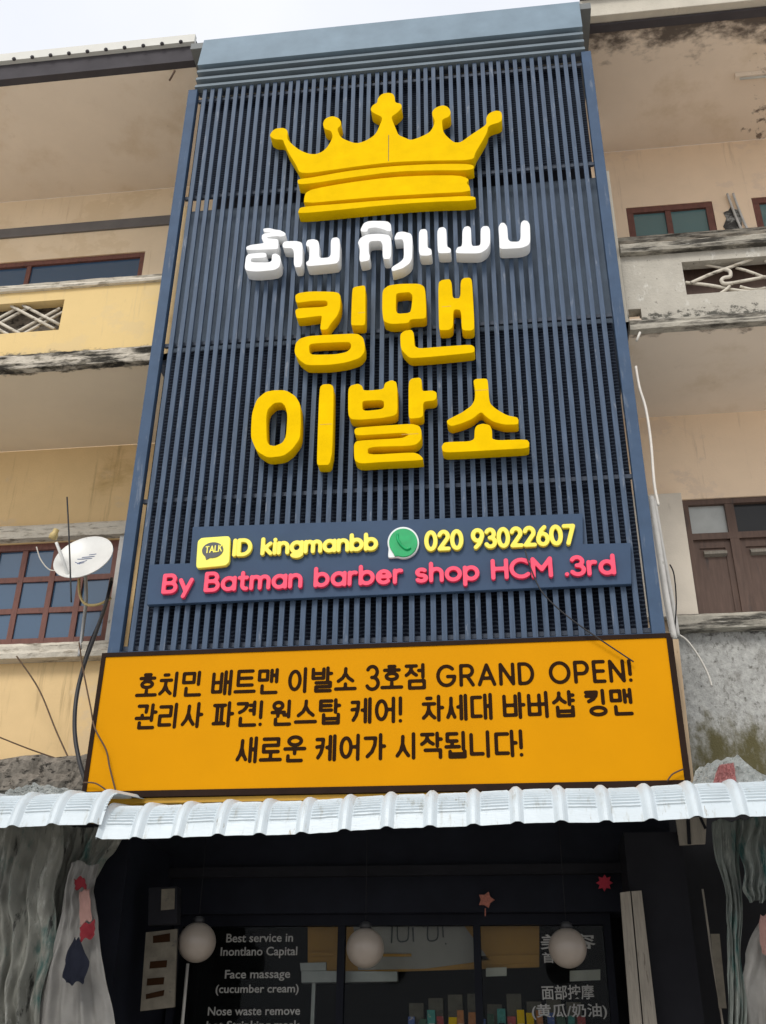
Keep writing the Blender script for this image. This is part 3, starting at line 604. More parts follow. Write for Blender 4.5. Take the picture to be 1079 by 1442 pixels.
window(WL, *lw, 1.80, M['wood_red'], M['glass_blue_reflection'], wv, hz, 0.075, 0.06, name='window')
rough_ledge(-8.5, -2.95, 1.66, 1.779, 6.64, 6.80, 'lintel', M['pale_ledge'], WL, 0.008, 0.1, 8)
rough_ledge(-8.5, -2.9, 1.62, 1.779, 5.235, 5.395, 'window_sill', M['pale_ledge'], WL, 0.007, 0.06, 9)
MB().box(-3.075, -2.9, 1.71, 1.779, 5.4, 6.635).build('pilaster', M['conduit'], WL)
rough_ledge(-8.5, XL, 0.9, 1.779, 3.72, 4.02, 'lower_ledge', M['debris'], WL, 0.05, 0.05, 12)

# ------------------------------------------------------------------ neighbouring shophouse on the right
XR = 2.33
WR = thing('shophouse', 'peach and grey concrete shophouse with brown shutters right of the slatted sign', 'building', (4.5, 1.8, 0))
dw = (2.87, 5.6, 5.45, 6.775)
wall_mesh(MB(), XR, 8.5, 5.30, 7.80, 1.78, 1.98, [dw]).build('wall', M['plaster_r'], WR)
MB().box(XR + .01, 8.5, 1.74, 1.98, 0, 3.6).build('blacked_shop_opening', M['black_matte'], WR)  # black wall in place of the dim space below the awning
MB().box(XR, 8.5, 1.74, 1.98, 3.602, 5.298).build('lower_wall', M['concrete_low'], WR)
rw1 = (2.80, 3.865, 10.69, 11.255); rw2 = (4.345, 5.5, 10.69, 11.255)
wall_mesh(MB(), XR, 8.5, 7.98, 12.26, 2.2, 2.4, [rw1, rw2]).build('upper_wall', M['plaster_r'], WR)
for q in (rw1, rw2):
    window(WR, *q, 2.21, M['wood_red'], M['glass_teal_reflection'], [(q[0] + q[1]) / 2 - .02], [], 0.085, 0.07)
rough_ledge(XR, 8.5, 2.10, 2.199, 10.58, 10.69, 'window_sill', M['mould_ledge_r'], WR, 0.01, 0.06, 31)
MB().box(XR, 8.5, 0.30, 1.779, 7.80, 7.98).build('balcony_slab', M['balcony_r'], WR)
rough_ledge(XR, 8.5, 0.2, 0.299, 7.79, 7.90, 'slab_edge', M['mould_ledge_r'], WR, 0.008, 0.06, 15)
vent_r = (2.91, 4.4, 8.19, 8.60); drain = (2.34, 2.46, 7.92, 8.06)
wall_mesh(MB(), XR, 8.5, 7.9, 8.72, 0.25, 0.37, [vent_r, drain]).build('parapet', M['concrete_r'], WR)
rough_ledge(XR, 8.5, 0.17, 0.45, 8.72, 8.83, 'parapet_cap', M['mould_ledge_r'], WR, 0.008, 0.06, 21)
lat = MB(); vp = lambda x, y, Y_=.31: at(860 + x / 4.93, 220 + y / 4.93, Y_)
for (P, rr_, yy) in (([(500, 735), (640, 752), (800, 782)], .013, .33), ([(560, 880), (700, 818), (830, 772), (900, 745), (1040, 695)], .017, .30), ([(520, 878), (640, 890), (740, 905), (900, 935), (1079, 945)], .017, .32),
                     ([(850, 880), (950, 862), (1079, 838)], .017, .30), ([(870, 775), (960, 800), (1079, 845)], .015, .33), ([(900, 905), (990, 925), (1079, 915)], .014, .31), ([(750, 962), (800, 930), (830, 900)], .016, .30),
                     ([(790, 785), (830, 800), (832, 835), (790, 845), (772, 862), (790, 885), (850, 882)], .019, .29)):
    lat.tube([vp(x, y, yy) for x, y in P], rr_, 7)
for cx in (4.05,):
    for s1 in (-1, 1):
        lat.tube([(cx - s1 * .4, .31, 8.2), (cx, .31, 8.4), (cx + s1 * .34, .31, 8.59)], .016, 6, False)
lat.build('lattice', M['pale_ledge'], WR)
MB().box(2.7, 5.2, 0.47, 0.5, 8.0, 8.7).build('lattice_dark_backing', M['wood_brown'], WR)  # added brown sheet that darkens the vent openings like shade
MB().box(XR, 8.5, 0.25, 2.199, 12.26, 12.42).build('eave_soffit', M['soffit_r'], WR)
MB().box(XR, 8.5, 0.252, 0.36, 12.235, 12.259).build('eave_board', M['eave_dark'], WR)
MB().box(XR - .09, 8.5, 0.15, 0.249, 12.265, 12.56, 0.008).build('fascia', M['fascia_r'], WR)
MB().box(XR - .09, 8.5, 0.05, 0.8, 12.565, 12.62).build('roof', M['eave_dark'], WR)
# shutters under a glazed transom
sh = MB(); x0, x1, z0, z1 = dw; zt = H(1000, 754).z
sh.box(x0, x1, 1.80, 1.88, z1 - 0.06, z1); sh.box(x0, x0 + 0.07, 1.802, 1.88, z0, z1 - .06); sh.box(x0, x1, 1.804, 1.878, zt - 0.035, zt + 0.035)
mx_ = [H(1031, 730).x, H(1031, 730).x + 0.47, H(1031, 730).x + 0.94, H(1031, 730).x + 1.41]
for v in mx_: sh.box(v - 0.045, v + 0.045, 1.806, 1.876, z0, z1 - .06)
so_ = sh.build('window', M['wood_brown'], WR)
ed = [x0 + .07] + mx_
for i in range(len(ed) - 1):
    a, b = ed[i] + (0 if i == 0 else .045), ed[i + 1] - .045
    MB().box(a, b, 1.845, 1.853, zt + .035, z1 - .06).build('pane', M['glass_frost'] if i == 0 else M['glass_dark'], so_)
    s = MB()
    s.box(a, b, 1.85, 1.875, z0, zt - .036)
    s.box(a, a + .055, 1.835, 1.8495, z0, zt - .036); s.box(b - .055, b, 1.835, 1.8495, z0, zt - .036)
    s.box(a + .056, b - .056, 1.835, 1.8495, zt - .12, zt - .036); s.box(a + .056, b - .056, 1.835, 1.8495, z0, z0 + .09)
    s2 = s.build('shutter', M['wood_brown'], WR)
    MB().hull([(a + .09, 1.80, zt - .2), (b - .05, 1.80, zt - .2), (b - .05, 1.80, zt - .175), (a + .09, 1.80, zt - .175),
               (a + .09, 1.849, zt - .215), (b - .05, 1.849, zt - .215), (b - .05, 1.849, zt - .14), (a + .09, 1.849, zt - .14)]).build('handle', M['wood_pale'], s2)
MB().box(XR, 2.86, 1.66, 1.779, 5.44, 6.79, 0.006).build('pilaster', M['pier_r'], WR)
rough_ledge(2.6, 8.5, 1.60, 1.739, 5.29, 5.44, 'window_sill', M['mould_ledge_r'], WR, 0.01, 0.05, 41)
# broken plaster and old pipes between the upper windows
pp = at(1035, 310, 2.19)
dm = MB(); rnd = random.Random(5); pts = []
for i in range(18):
    a = 2 * math.pi * i / 18; pts.append((pp.x - .03 + math.cos(a) * .13 * rnd.uniform(.5, 1.1), pp.z - .02 + math.sin(a) * .28 * rnd.uniform(.6, 1.1)))
dm.prism(pts, 2.188, 2.199); dm.build('broken_plaster', M['concrete_low'], WR)
pm = MB()
for dx in (0.02, 0.09): pm.tube([(pp.x + dx - .05, 2.165, pp.z + .42), (pp.x + dx, 2.165, pp.z), (pp.x + dx + .06, 2.165, pp.z - .33)], 0.016, 8)
pm.build('pipe', M['conduit'], WR)

# ------------------------------------------------------------------ middle shophouse behind the sign
WM = thing('shophouse', 'dark fronted middle shophouse hidden behind the slatted sign and awning', 'building', (0, 1.6, 0))
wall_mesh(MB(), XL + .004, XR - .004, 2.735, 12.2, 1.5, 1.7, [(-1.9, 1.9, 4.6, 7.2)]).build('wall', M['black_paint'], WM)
MB().box(XL + .004, XR - .004, 0.24, 0.34, 7.9, 9.82).build('parapet', M['mid_panel'], WM)
MB().box(XL + .004, XR - .004, 0.341, 1.499, 7.84, 7.98).build('balcony_slab', M['dark_panel'], WM)
for sx, nm in ((-2.32, 1), (2.29, 1)):
    MB().box(sx - .036, sx + .1 if sx < 0 else sx + .036, 0.235, 0.345, 7.9, 9.9).build('party_wall', M['fascia_r'] if sx > 0 else M['plaster_l'], WM)
MB().box(XL + .004, XR - .004, 0.0, 1.69, 12.203, 12.30).build('roof', M['roof'], WM)

# ------------------------------------------------------------------ the slatted screen
SX0, SX1, SZ0, SZ1 = -2.30, 2.26, 4.60, 11.48
SC = thing('slatted_screen', 'tall blue grey vertical slat screen covering the middle facade', 'facade screen', (0, 0, 4.6))
for a in (SX0, SX1 - .105): MB().box(a, a + .105, -0.012, 0.07, SZ0, SZ1 - .004, 0.004).build('post', M['post'], SC)
inner0, inner1 = SX0 + .105, SX1 - .105
n = 48; pitch = (inner1 - inner0) / n
sl0 = None; rs = random.Random(3)
for i in range(n - 1):
    x = inner0 + pitch * (i + 1)
    if sl0 is None:
        sl0 = MB().box(-.022, .022, 0, .03, SZ0 + .03, SZ1 - .002, 0.002).build('slat', M['slat'], SC); o = sl0
    else:
        o = sl0.copy(); COL.objects.link(o)
    o.location = (x + rs.uniform(-.003, .003), rs.uniform(-.002, .002), 0)
    o.rotation_euler = (0, R(rs.uniform(-.02, .02)), 0)
for z in (4.68, 6.1, 7.86, 9.84, 11.36):
    MB().box(inner0, inner1, 0.06, 0.09, z - .02, z + .02).build('rail', M['dark_panel'], SC)
MB().box(inner0, inner1, -0.008, 0.072, SZ0, SZ0 + .028).build('bottom_rail', M['board_dark'], SC)
for z0, z1, nm in ((4.63, 7.84, 0), (9.9, 11.5, 0)):
    MB().box(inner0, inner1, 0.15, 0.156, z0, z1).build('shade_net', M['net'], SC)
cap = at(290, 56, -.03)
CX0, CX1 = -2.225, 2.20
pl = [(11.49, 11.56), (11.615, 11.685), (11.74, 11.81)]
for a, b in pl:
    MB().hull([(CX0, -.03, a), (CX1, -.03, a), (CX1, -.005, b), (CX0, -.005, b), (CX0, .06, a), (CX1, .06, a), (CX1, .06, b), (CX0, .06, b)]).build('louver', M['louver'], SC)
MB().box(CX0 + .02, CX1 - .02, 0.065, 0.12, 11.485, 11.88).build('louver_back', M['dark_panel'], SC)
cp = MB().hull([(CX0 + .0, -.035, 11.86), (CX1, -.035, 11.86), (CX1, -.015, 12.32), (CX0 + .03, -.015, 12.32),
                (CX0 + .0, .25, 11.86), (CX1, .25, 11.86), (CX1, .25, 12.34), (CX0 + .03, .25, 12.34)])
cp.build('cap', M['cap'], SC)

# ------------------------------------------------------------------ crown
YF = -0.15
CR = thing('crown_emblem', 'big yellow foam crown with five points above the white letters', 'emblem', (0, YF, 9.9))
body = [(380,191.7),(382.5,186),(388.3,180.8),(400,179.7),(405.8,183.3),(405.3,191.7),(405.8,196.7),(413.3,204.2),(423.3,211.7),(435,216.3),(445,217.2),(455,213.3),(461.7,206.7),(466.7,198.3),(469.2,191.7),(467,184.2),(457.5,181.7),(455,174.2),(458.3,166.7),(468.3,163),(477.5,165.8),(481.3,171.7),(480.5,177),(475.8,180.8),(476.7,185),(480,192.5),(486.7,196.7),(501.7,202),(513.3,199.2),(525,192.5),(530.8,186.7),(536.7,173.3),(539,166),(536.7,163.7),(525,158.3),(522,153.3),(525.8,147.5),(531.7,144.7),(532.5,138.3),(538.3,132),(546.7,130.3),(554.2,131.7),(556.7,136.7),(556.7,144.2),(565.8,145.8),(566.7,152),(560,159),(551.7,164.2),(554.2,171.7),(558.3,181.7),(561.7,190),(570,193.3),(579.2,197.5),(593.3,192.5),(605,186.7),(610,180),(613.3,170),(610,164.2),(608.7,157.5),(613.3,151.7),(624.2,147.5),(632.5,150.8),(635.8,158.3),(633.3,164.2),(623.3,168.3),(623.3,175),(625,186.7),(635,196.7),(641.7,200.8),(650,200),(663.3,190),(675,182.5),(686,175),(685,165.8),(689.2,159.2),(698.3,155.3),(706.7,156.7),(708,165),(706.7,171.7),(688.3,176.7),(686.7,186.7),(678.3,201.7),(670,215),(667.5,225.8),(610,226),(550,228.3),(490,236),(423.3,246),(418.3,233.3),(406.7,215),(400.8,201.7),(399,196.5),(388,196.5)]
strip = [(420,252.2),(440,249.8),(490,240.5),(549,234),(610,230.6),(667.5,230.3),(668.3,240),(610,239.8),(556.7,241.5),(490,250.5),(440,258.3),(421,259.7),(419.5,256)]
band = [(431,271),(441.7,265.8),(490,257),(549,249.5),(600,246.8),(646.7,246.7),(659,250.7),(661,254),(657.5,257.5),(662,262),(663.3,270),(610,272.5),(540,276.7),(490,281),(428.3,286.7),(429,278)]
base = [(424,291),(486.7,286.3),(540,281.7),(606.7,278.3),(668.3,275),(671.7,282.5),(606.7,284.2),(540,289.2),(480,295.5),(420,301),(421,296)]
for lp, nm, yo in ((body, 'crown_points', 0), (strip, 'crown_strip', .012), (band, 'crown_band', .02), (base, 'crown_base', .012)):
    mesh_obj(nm, cutout([plane(lp, YF + yo)], YF + yo, 0.145 - yo, 0.003, 0.22, 2 if nm != 'crown_band' else 1), M['yellow'], CR)
bk = [(430,240),(490,233),(550,226),(660,224),(655,270),(655,277),(540,285),(440,294),(436,262)]
mesh_obj('backing', cutout([plane(bk, -.05)], -.05, 0.04, 0.002, .2, 0), M['yellow'], CR)
sm = MB()
for (xa_, ya_), (xb_, yb_) in (((548, 190), (549, 227)),):
    p, q = at(xa_, ya_, YF), at(xb_, yb_, YF); sm.box(p.x - .003, p.x + .003, YF - .0008, YF + .002, q.z, p.z)
sm.build('glue_seam', M['cable_brown'], CR)
# ------------------------------------------------------------------ raised name letters
YL = -0.15
NL = thing('name_sign', 'white foam shop name lettering right under the yellow crown', 'sign letters', (0, YL, 9.0))
a, b, c_ = (335, 310, 7.193), (490, 300, 7.193), (610, 300, 7.193)
lao = [
 [(a, [(262,85),(320,78),(390,96),(430,100),(452,110),(487,130),(485,156),(440,168),(400,160),(302,172),(302,184),(400,190),(415,205),(412,285),(400,294),(90,305),(88,270),(130,250),(272,232),(262,218),(245,185),(248,150),(272,134),(350,128),(270,120),(262,105)]),
  (a, [(85,370),(110,340),(290,325),(295,380),(135,385),(135,427),(345,428),(350,345),(390,335),(430,360),(440,400),(430,470),(380,505),(200,522),(90,512),(72,480)])],
 [(a, [(455,240),(480,212),(600,210),(650,225),(660,260),(655,475),(570,478),(572,285),(460,282)])],
 [(a, [(695,230),(710,200),(770,190),(815,205),(828,240),(825,385),(945,375),(945,210),(960,180),(1010,172),(1038,195),(1035,400),(1010,435),(960,445),(720,468),(697,450),(695,425),(725,405),(730,270),(697,260)])],
 [(b, [(130,165),(165,100),(220,78),(400,80),(440,110),(445,180),(410,185),(350,160),(280,145),(210,155),(200,190),(140,190)]),
  (b, [(103,300),(130,250),(200,215),(330,208),(420,222),(445,260),(443,465),(355,468),(355,280),(215,285),(215,400),(228,430),(222,480),(118,500),(125,345)])],
 [(b, [(475,245),(500,195),(560,185),(640,205),(658,240),(655,460),(630,510),(560,560),(450,592),(443,550),(540,490),(572,450),(568,262),(478,272)])],
 [(b, [(722,200),(740,165),(790,160),(810,185),(808,345),(850,365),(855,420),(820,432),(722,430)])],
 [(c_, [(45,185),(65,148),(110,140),(140,165),(142,335),(185,360),(185,405),(60,408),(50,370)])],
 [(c_, [(232,385),(250,345),(298,335),(300,180),(320,140),(360,130),(388,150),(392,335),(470,330),(485,310),(485,160),(510,132),(560,130),(582,165),(582,310),(550,365),(480,410),(240,408)])],
 [(c_, [(665,140),(690,98),(725,97),(755,135),(765,288),(890,290),(890,100),(920,72),(960,78),(985,115),(990,290),(970,325),(900,355),(700,365),(675,350),(675,250)])],
]
for gl in lao:
    mesh_obj('letter', cutout([plane(crop(lp, *of), YL) for of, lp in gl], YL, 0.135, 0.003, 0.17, 2), M['white_foam'], NL)
k1, k2, k3, k4, k5 = (405, 385, 8.3), (530, 380, 7.193), (345, 530, 7.707), (480, 530, 7.193), (610, 520, 7.193)
hangul = [
 ('two yellow foam block letters under the white lettering', 8.0, [
  [(k1, [(92,255),(140,225),(280,208),(530,212),(600,225),(625,260),(622,400),(590,490),(510,590),(470,655),(400,660),(385,640),(405,500),(390,495),(130,528),(105,510),(92,430),(130,405),(470,388),(472,318),(300,320),(120,345),(100,330)]),
   (k1, [(760,180),(790,155),(900,138),(915,160),(915,590),(890,608),(760,608),(745,590)]),
   (k1, [(85,900),(100,810),(150,760),(250,730),(550,712),(820,700),(890,750),(908,830),(905,920),(850,990),(700,1040),(500,1070),(230,1075),(150,1020),(95,950)]),
   (k1, [(255,850),(280,820),(720,800),(750,830),(740,880),(690,920),(560,945),(300,950),(262,930)])],
  [(k2, [(65,205),(130,155),(250,140),(440,138),(500,175),(512,480),(480,495),(350,500),(330,540),(150,550),(75,520),(62,400)]),
   (k2, [(205,245),(230,235),(340,225),(372,260),(360,380),(345,435),(200,445)]),
   (k2, [(630,130),(670,100),(750,92),(770,140),(775,285),(855,288),(858,110),(890,80),(955,78),(975,110),(1000,590),(970,615),(890,615),(868,590),(862,405),(785,400),(782,580),(740,610),(650,612),(638,590)]),
   (k2, [(245,650),(290,615),(360,605),(385,640),(390,770),(440,795),(640,778),(960,755),(1000,780),(1000,830),(960,842),(580,880),(370,895),(330,885),(250,800)])]]),
 ('three large yellow foam block letters, lowest raised letters above the contact board', 6.8, [
  [(k3, [(70,560),(80,400),(130,250),(230,165),(330,148),(450,150),(550,210),(605,300),(612,520),(600,680),(510,800),(420,865),(250,885),(130,810),(70,670)]),
   (k3, [(235,450),(250,360),(320,290),(400,282),(440,320),(465,420),(450,650),(410,720),(330,755),(270,745),(240,700)]),
   (k3, [(812,120),(850,85),(930,82),(970,110),(950,960),(795,965),(783,930)])],
  [(k4, [(78,130),(105,90),(180,72),(220,95),(235,145),(435,130),(450,65),(520,35),(575,60),(580,370),(540,400),(400,425),(200,440),(110,435),(78,390)]),
   (k4, [(222,262),(240,248),(440,238),(440,330),(225,352)]),
   (k4, [(690,55),(720,20),(805,10),(825,40),(825,150),(930,140),(975,160),(975,220),(950,245),(850,255),(838,290),(840,400),(810,420),(700,430),(690,390)]),
   (k4, [(140,540),(165,518),(400,500),(720,478),(800,500),(822,550),(820,640),(770,690),(690,705),(280,715),(275,795),(740,768),(800,790),(838,830),(830,850),(400,870),(200,885),(140,850),(135,690),(165,650),(620,625),(680,600),(690,585),(640,570),(180,600),(145,585)])],
  [(k5, [(410,115),(440,95),(545,92),(560,120),(575,340),(640,400),(750,465),(855,485),(870,510),(868,560),(720,562),(610,530),(540,480),(490,430),(400,505),(290,550),(190,578),(150,555),(140,515),(300,435),(390,370),(425,310),(430,200)]),
   (k5, [(88,780),(120,735),(420,728),(425,600),(450,565),(510,548),(580,565),(603,620),(600,720),(950,708),(980,740),(975,800),(700,815),(150,845),(100,830)])]])]
for lab, z, gls in hangul:
    T = thing('name_sign', lab, 'sign letters', (0, YL, z))
    sm = MB()
    for (xa_, ya_, xb_) in (((623, 432, 636), (514, 440, 505)) if z > 7 else ((451, 598, 468), (566, 612, 590), (669, 550, 689))):
        p, q = at(xa_, ya_, YL), at(xb_, ya_, YL); sm.box(min(p.x, q.x), max(p.x, q.x), YL - .0008, YL + .002, p.z - .0022, p.z + .0022)
    sm.build('glue_seam', M['amber_dark'], T)
    for gl in gls:
        mesh_obj('letter', cutout([plane(crop(lp, *of), YL) for of, lp in gl], YL, 0.125, 0.003, 0.17, 2), M['yellow'], T)

# ------------------------------------------------------------------ contact board
YB = -0.055
CB = thing('contact_board', 'dark slate stepped board with yellow and pink lettering on the slats', 'sign board', (0, YB, 5.2))
bp_ = [(272,742),(821,723),(821.5,766),(888.5,764.5),(890,822),(207.5,851.5),(211,795),(268,793)]
mesh_obj('panel', cutout([plane(bp_, YB)], YB, 0.05, 0.003, .1, 0), M['board_dark'], CB)
def raised(s, l, r_, t, m, rad, **k):
    for me in stroke_line(s, l, r_, t, YB - .036, .035, rad, .003, **k): mesh_obj('letter', me, m, CB)
raised('ID kingmanbb', (327, 784), (533, 775), (327, 758.5), M['lemon'], .0185)
raised('020 93022607', (598, 776.5), (813, 767), (598, 747), M['lemon'], .0185)
raised('By Batman barber shop HCM .3rd', (227, 836.5), (869, 809), (227, 808), M['pink'], .018)
bd = cutout([plane([(279,757.5),(322,754.5),(325,758),(323.5,796),(279,800.5),(276.5,797)], YB - .045)], YB - .045, .044, .006, .12, 2)
bo = mesh_obj('talk_badge', bd, M['lemon_pale'], CB)
bub = [(300 + 15 * math.cos(t) + 0, 774.5 + 11 * math.sin(t) - 1.2 * math.cos(t)) for t in [i * 2 * math.pi / 24 for i in range(24)]]
bub = bub[:8] + [(291, 788.5)] + bub[9:]
mesh_obj('speech_bubble', cutout([plane(bub, YB - .05)], YB - .05, .004, .0008, .1, 1), M['grey_ink'], bo)
mesh_obj('talk_lettering', join_meshes(stroke_line('TALK', (289, 779.5), (313, 776.5), (289, 769.5), YB - .0535, .003, .005, .0006)), M['lemon_pale'], bo)
cxp, cyp, rp_ = 568.5, 764, 22
def ring(r, tail):
    P = []
    for i in range(32):
        t = i * 2 * math.pi / 32; P.append((cxp + r * math.cos(t), cyp + r * math.sin(t)))
    k = 11   # lower left
    P = P[:k] + [(cxp - r * tail, cyp + r * .97), (cxp - r * tail - 1, cyp + r * .82)] + P[k + 3:]
    return P
go = mesh_obj('phone_badge', cutout([plane(ring(22.3, .92), YB - .03)], YB - .03, .029, .004, .2, 1), M['white_plastic'], CB)
mesh_obj('badge_face', cutout([plane(ring(20, .6), YB - .042)], YB - .042, .012, .003, .2, 1), M['green'], go)
hs = MB().tube([at(560, 752, YB - .046), at(561, 760, YB - .048), at(566, 768, YB - .048), at(573, 773, YB - .048), at(579, 771, YB - .046)], 0.011, 8)
hs.build('handset', M['green'], go)

# ------------------------------------------------------------------ amber announcement board
BB = thing('announcement_board', 'wide amber board with dark brown Korean writing and a grand opening line', 'sign board', (0, -.1, 4.0))
bx0, bx1, bz0, bz1 = -2.288, 2.252, 3.462, 4.568
MB().box(bx0, bx1, -.05, -.02, bz0, bz1).build('panel', M['amber'], BB)
fr = MB(); t = 0.036
fr.box(bx0 - t, bx1 + t, -.058, 0.0, bz1, bz1 + t); fr.box(bx0 - t, bx1 + t, -.058, 0.0, bz0 - t - .012, bz0)
fr.box(bx0 - t, bx0, -.0575, 0.0, bz0, bz1); fr.box(bx1, bx1 + t + .01, -.0575, 0.0, bz0, bz1)
fr.build('frame', M['brown_black'], BB)
MB().box(bx0 + .1, bx1 - .02, -.03, .06, 3.372, 3.41).build('lower_strip', M['amber_dark'], BB)
MB().box(bx0, bx1, .0005, .05, 3.42, 4.585).build('backing', M['brown_black'], BB)
YT = -.0535
for s, l, r_, t_, rad in (('호치민 배트맨 이발소 3호점', (190, 983.5), (603, 970.5), (190, 947.5), .0142), ('GRAND OPEN!', (615, 968), (892, 960.5), (615, 936), .0142),
                      ('관리사 파견! 원스탑 케어!', (188, 1027.5), (567, 1018), (188, 991), .0142), ('차세대 바버샵 킹맨', (594, 1017), (896, 1007), (594, 979), .0142), ('새로운 케어가 시작됩니다!', (331, 1075.5), (738, 1066), (331, 1037.5), .0142)):
    mesh_obj('lettering', join_meshes(stroke_line(s, l, r_, t_, YT, .003, rad, .0006, gap=.34 if s[0] == 'G' else .19, space=.6 if s[0] == 'G' else .36)), M['ink'], BB)

# ------------------------------------------------------------------ awnings of white crimp-curved sheet
YE = -0.8
def awning(name, label, x0, x1, zl, zr, ribx, pitch, zoff=0.0, yoff=0.0):
    prof = []           # (y, z relative to the drip edge, crimp weight)
    prof += [(1.6, 0.60, 0), (0.6, 0.46, 0), (-0.2, 0.335, 0)]
    N = 60
    for i in range(N + 1):
        t = i / N; th = R(8) + R(60) * min(1, t / .72)
        if i == 0: y, z = -0.34, 0.312
        else: y -= 0.0066 * math.cos(th); z -= 0.0066 * math.sin(th)
        prof.append((y, z, (1 if 0.05 < t < .74 else 0)))
    zend = prof[-1][1]; yend = prof[-1][0]
    prof = [(p[0] + (YE - yend), p[1] - zend, p[2]) for p in prof]
    xs = [x0]; x = ribx - pitch * math.ceil((ribx - x0) / pitch + 1)
    cols = [(x0, 0, 1)]
    while x < x1 + pitch:
        for dx, h, pan in ((-.06, 0, 1), (-.046, 0, 0), (-.022, .022, 0), (-.011, .028, 0), (.011, .028, 0), (.022, .022, 0), (.046, 0, 0), (.06, 0, 1)):
            if x0 < x + dx < x1: cols.append((x + dx, h, pan))
        for kk in range(1, 5):
            xx = x + .06 + (pitch - .12) * kk / 5
            if x0 < xx < x1: cols.append((xx, 0, 1))
        x += pitch
    cols.append((x1, 0, 1))
    mb = MB(); bm = mb.bm; G = []
    rnd = random.Random(int(abs(x0) * 77))
    for i, (y, z, cwt) in enumerate(prof):
        a = prof[max(i - 1, 0)]; b = prof[min(i + 1, len(prof) - 1)]
        d = Vector((0, b[0] - a[0], b[1] - a[1])).normalized(); nrm = Vector((0, d.z, -d.y))
        if nrm.z < 0: nrm = -nrm
        row = []
        for (x, h, pan) in cols:
            zz = z + zl + (zr - zl) * (x - x0) / (x1 - x0) + zoff + .006 * math.sin(x * 2.3) + .004 * math.sin(x * 5.9 + 1)
            off = h + (0.0065 * (1 if i % 4 in (0, 1) else -.6) * cwt * pan)
            row.append(bm.verts.new(Vector((x, y + yoff, zz)) + nrm * off + Vector((0, 0, rnd.uniform(-.0012, .0012)))))
        G.append(row)
    for p, q in zip(G, G[1:]):
        for i in range(len(p) - 1): bm.faces.new((p[i], p[i + 1], q[i + 1], q[i]))
    bmesh.ops.recalc_face_normals(bm, faces=bm.faces[:])
    if sum(f.normal.z for f in bm.faces) < 0: bmesh.ops.reverse_faces(bm, faces=bm.faces[:])
    bmesh.ops.solidify(bm, geom=bm.faces[:], thickness=0.003)
    o = mb.build(name, M['awning']); tag(o, label, 'awning', 'ribbed sheet awnings over the pavement'); return o
xa, xb = at(192, 1178, YE).x, at(982, 1154, YE).x
pit = (xb - xa) / 13
xe0 = at(136, 1180, YE).x
awning('awning', 'long white ribbed metal awning below the amber board', xe0, 5.2, at(200, 1181, YE).z - .006, at(1070, 1152, YE).z + .06 * 1.2, xa, pit)
awning('awning', 'short white ribbed metal awning over the grey tarp, left of the long one', -6.2, xe0 + .03, at(60, 1166, YE - .02).z + .0, at(100, 1165, YE).z, at(75, 1166, YE).x, pit, 0.004, -.015)

# ------------------------------------------------------------------ shopfront under the awning
SF = thing('shopfront', 'black painted glass shopfront in the dark below the awning', 'shopfront', (0, 1.4, 0))
gx0, gx1, gz = -1.95, 1.75, 2.70
MB().box(-2.29, 2.26, 1.30, 1.499, 2.735, 3.50).build('lintel', M['black_paint'], SF)
MB().box(-2.29, 2.26, 1.22, 1.299, 3.02, 3.10).build('beam', M['charcoal'], SF)
MB().box(-2.30, -1.98, 0.2, 1.6, 0.14, 3.2).build('pier', M['black_paint'], SF)
MB().box(1.86, 2.30, 0.75, 1.6, 0.14, 3.25).build('pier', M['charcoal'], SF)
wf = MB()
wf.box(gx0, gx1, 1.42, 1.52, gz - .05, gz + .034); 
for v in (gx0, -0.52, 0.62, gx1 - .06): wf.box(v, v + .06, 1.425, 1.515, 0.14, gz - .05)
wfo = wf.build('shop_window', M['black_paint'], SF)
for a, b in ((gx0 + .06, -.52), (-.46, .62), (.68, gx1 - .06)):
    MB().box(a, b, 1.465, 1.473, 0.2, gz - .05).build('pane', M['glass_shop'], wfo)
YG = 1.461
for s, ref, l, r_, t_ in (('Best service in', 'B', (319, 1327), (413, 1326), (319, 1315)), ('Inontlano Capital', 'I', (311, 1346), (419, 1345), (311, 1334)),
                          ('Face massage', 'F', (317, 1378), (409, 1377), (317, 1366)), ('(cucumber cream)', 'b', (304, 1398.5), (421, 1397.5), (304, 1387)),
                          ('Nose waste remove', 'N', (293, 1430), (423, 1429), (293, 1418)), ('hot Stripking mask', 'h', (291, 1450), (423, 1449), (291, 1438)),
                          ('面部按摩', '面', (764, 1408), (838, 1407), (764, 1389)), ('(黄瓜/奶油)', '黄', (750, 1433), (856, 1432), (750, 1414)),
                          ('美容', '美', (762, 1337), (840, 1336), (762, 1316)), ('首', '首', (765, 1356), (782, 1356), (765, 1341))):
    mesh_obj('glass_lettering', line_mesh(s, ref, l, r_, t_, YG, .002, .012), M['vinyl_letters'], wfo)
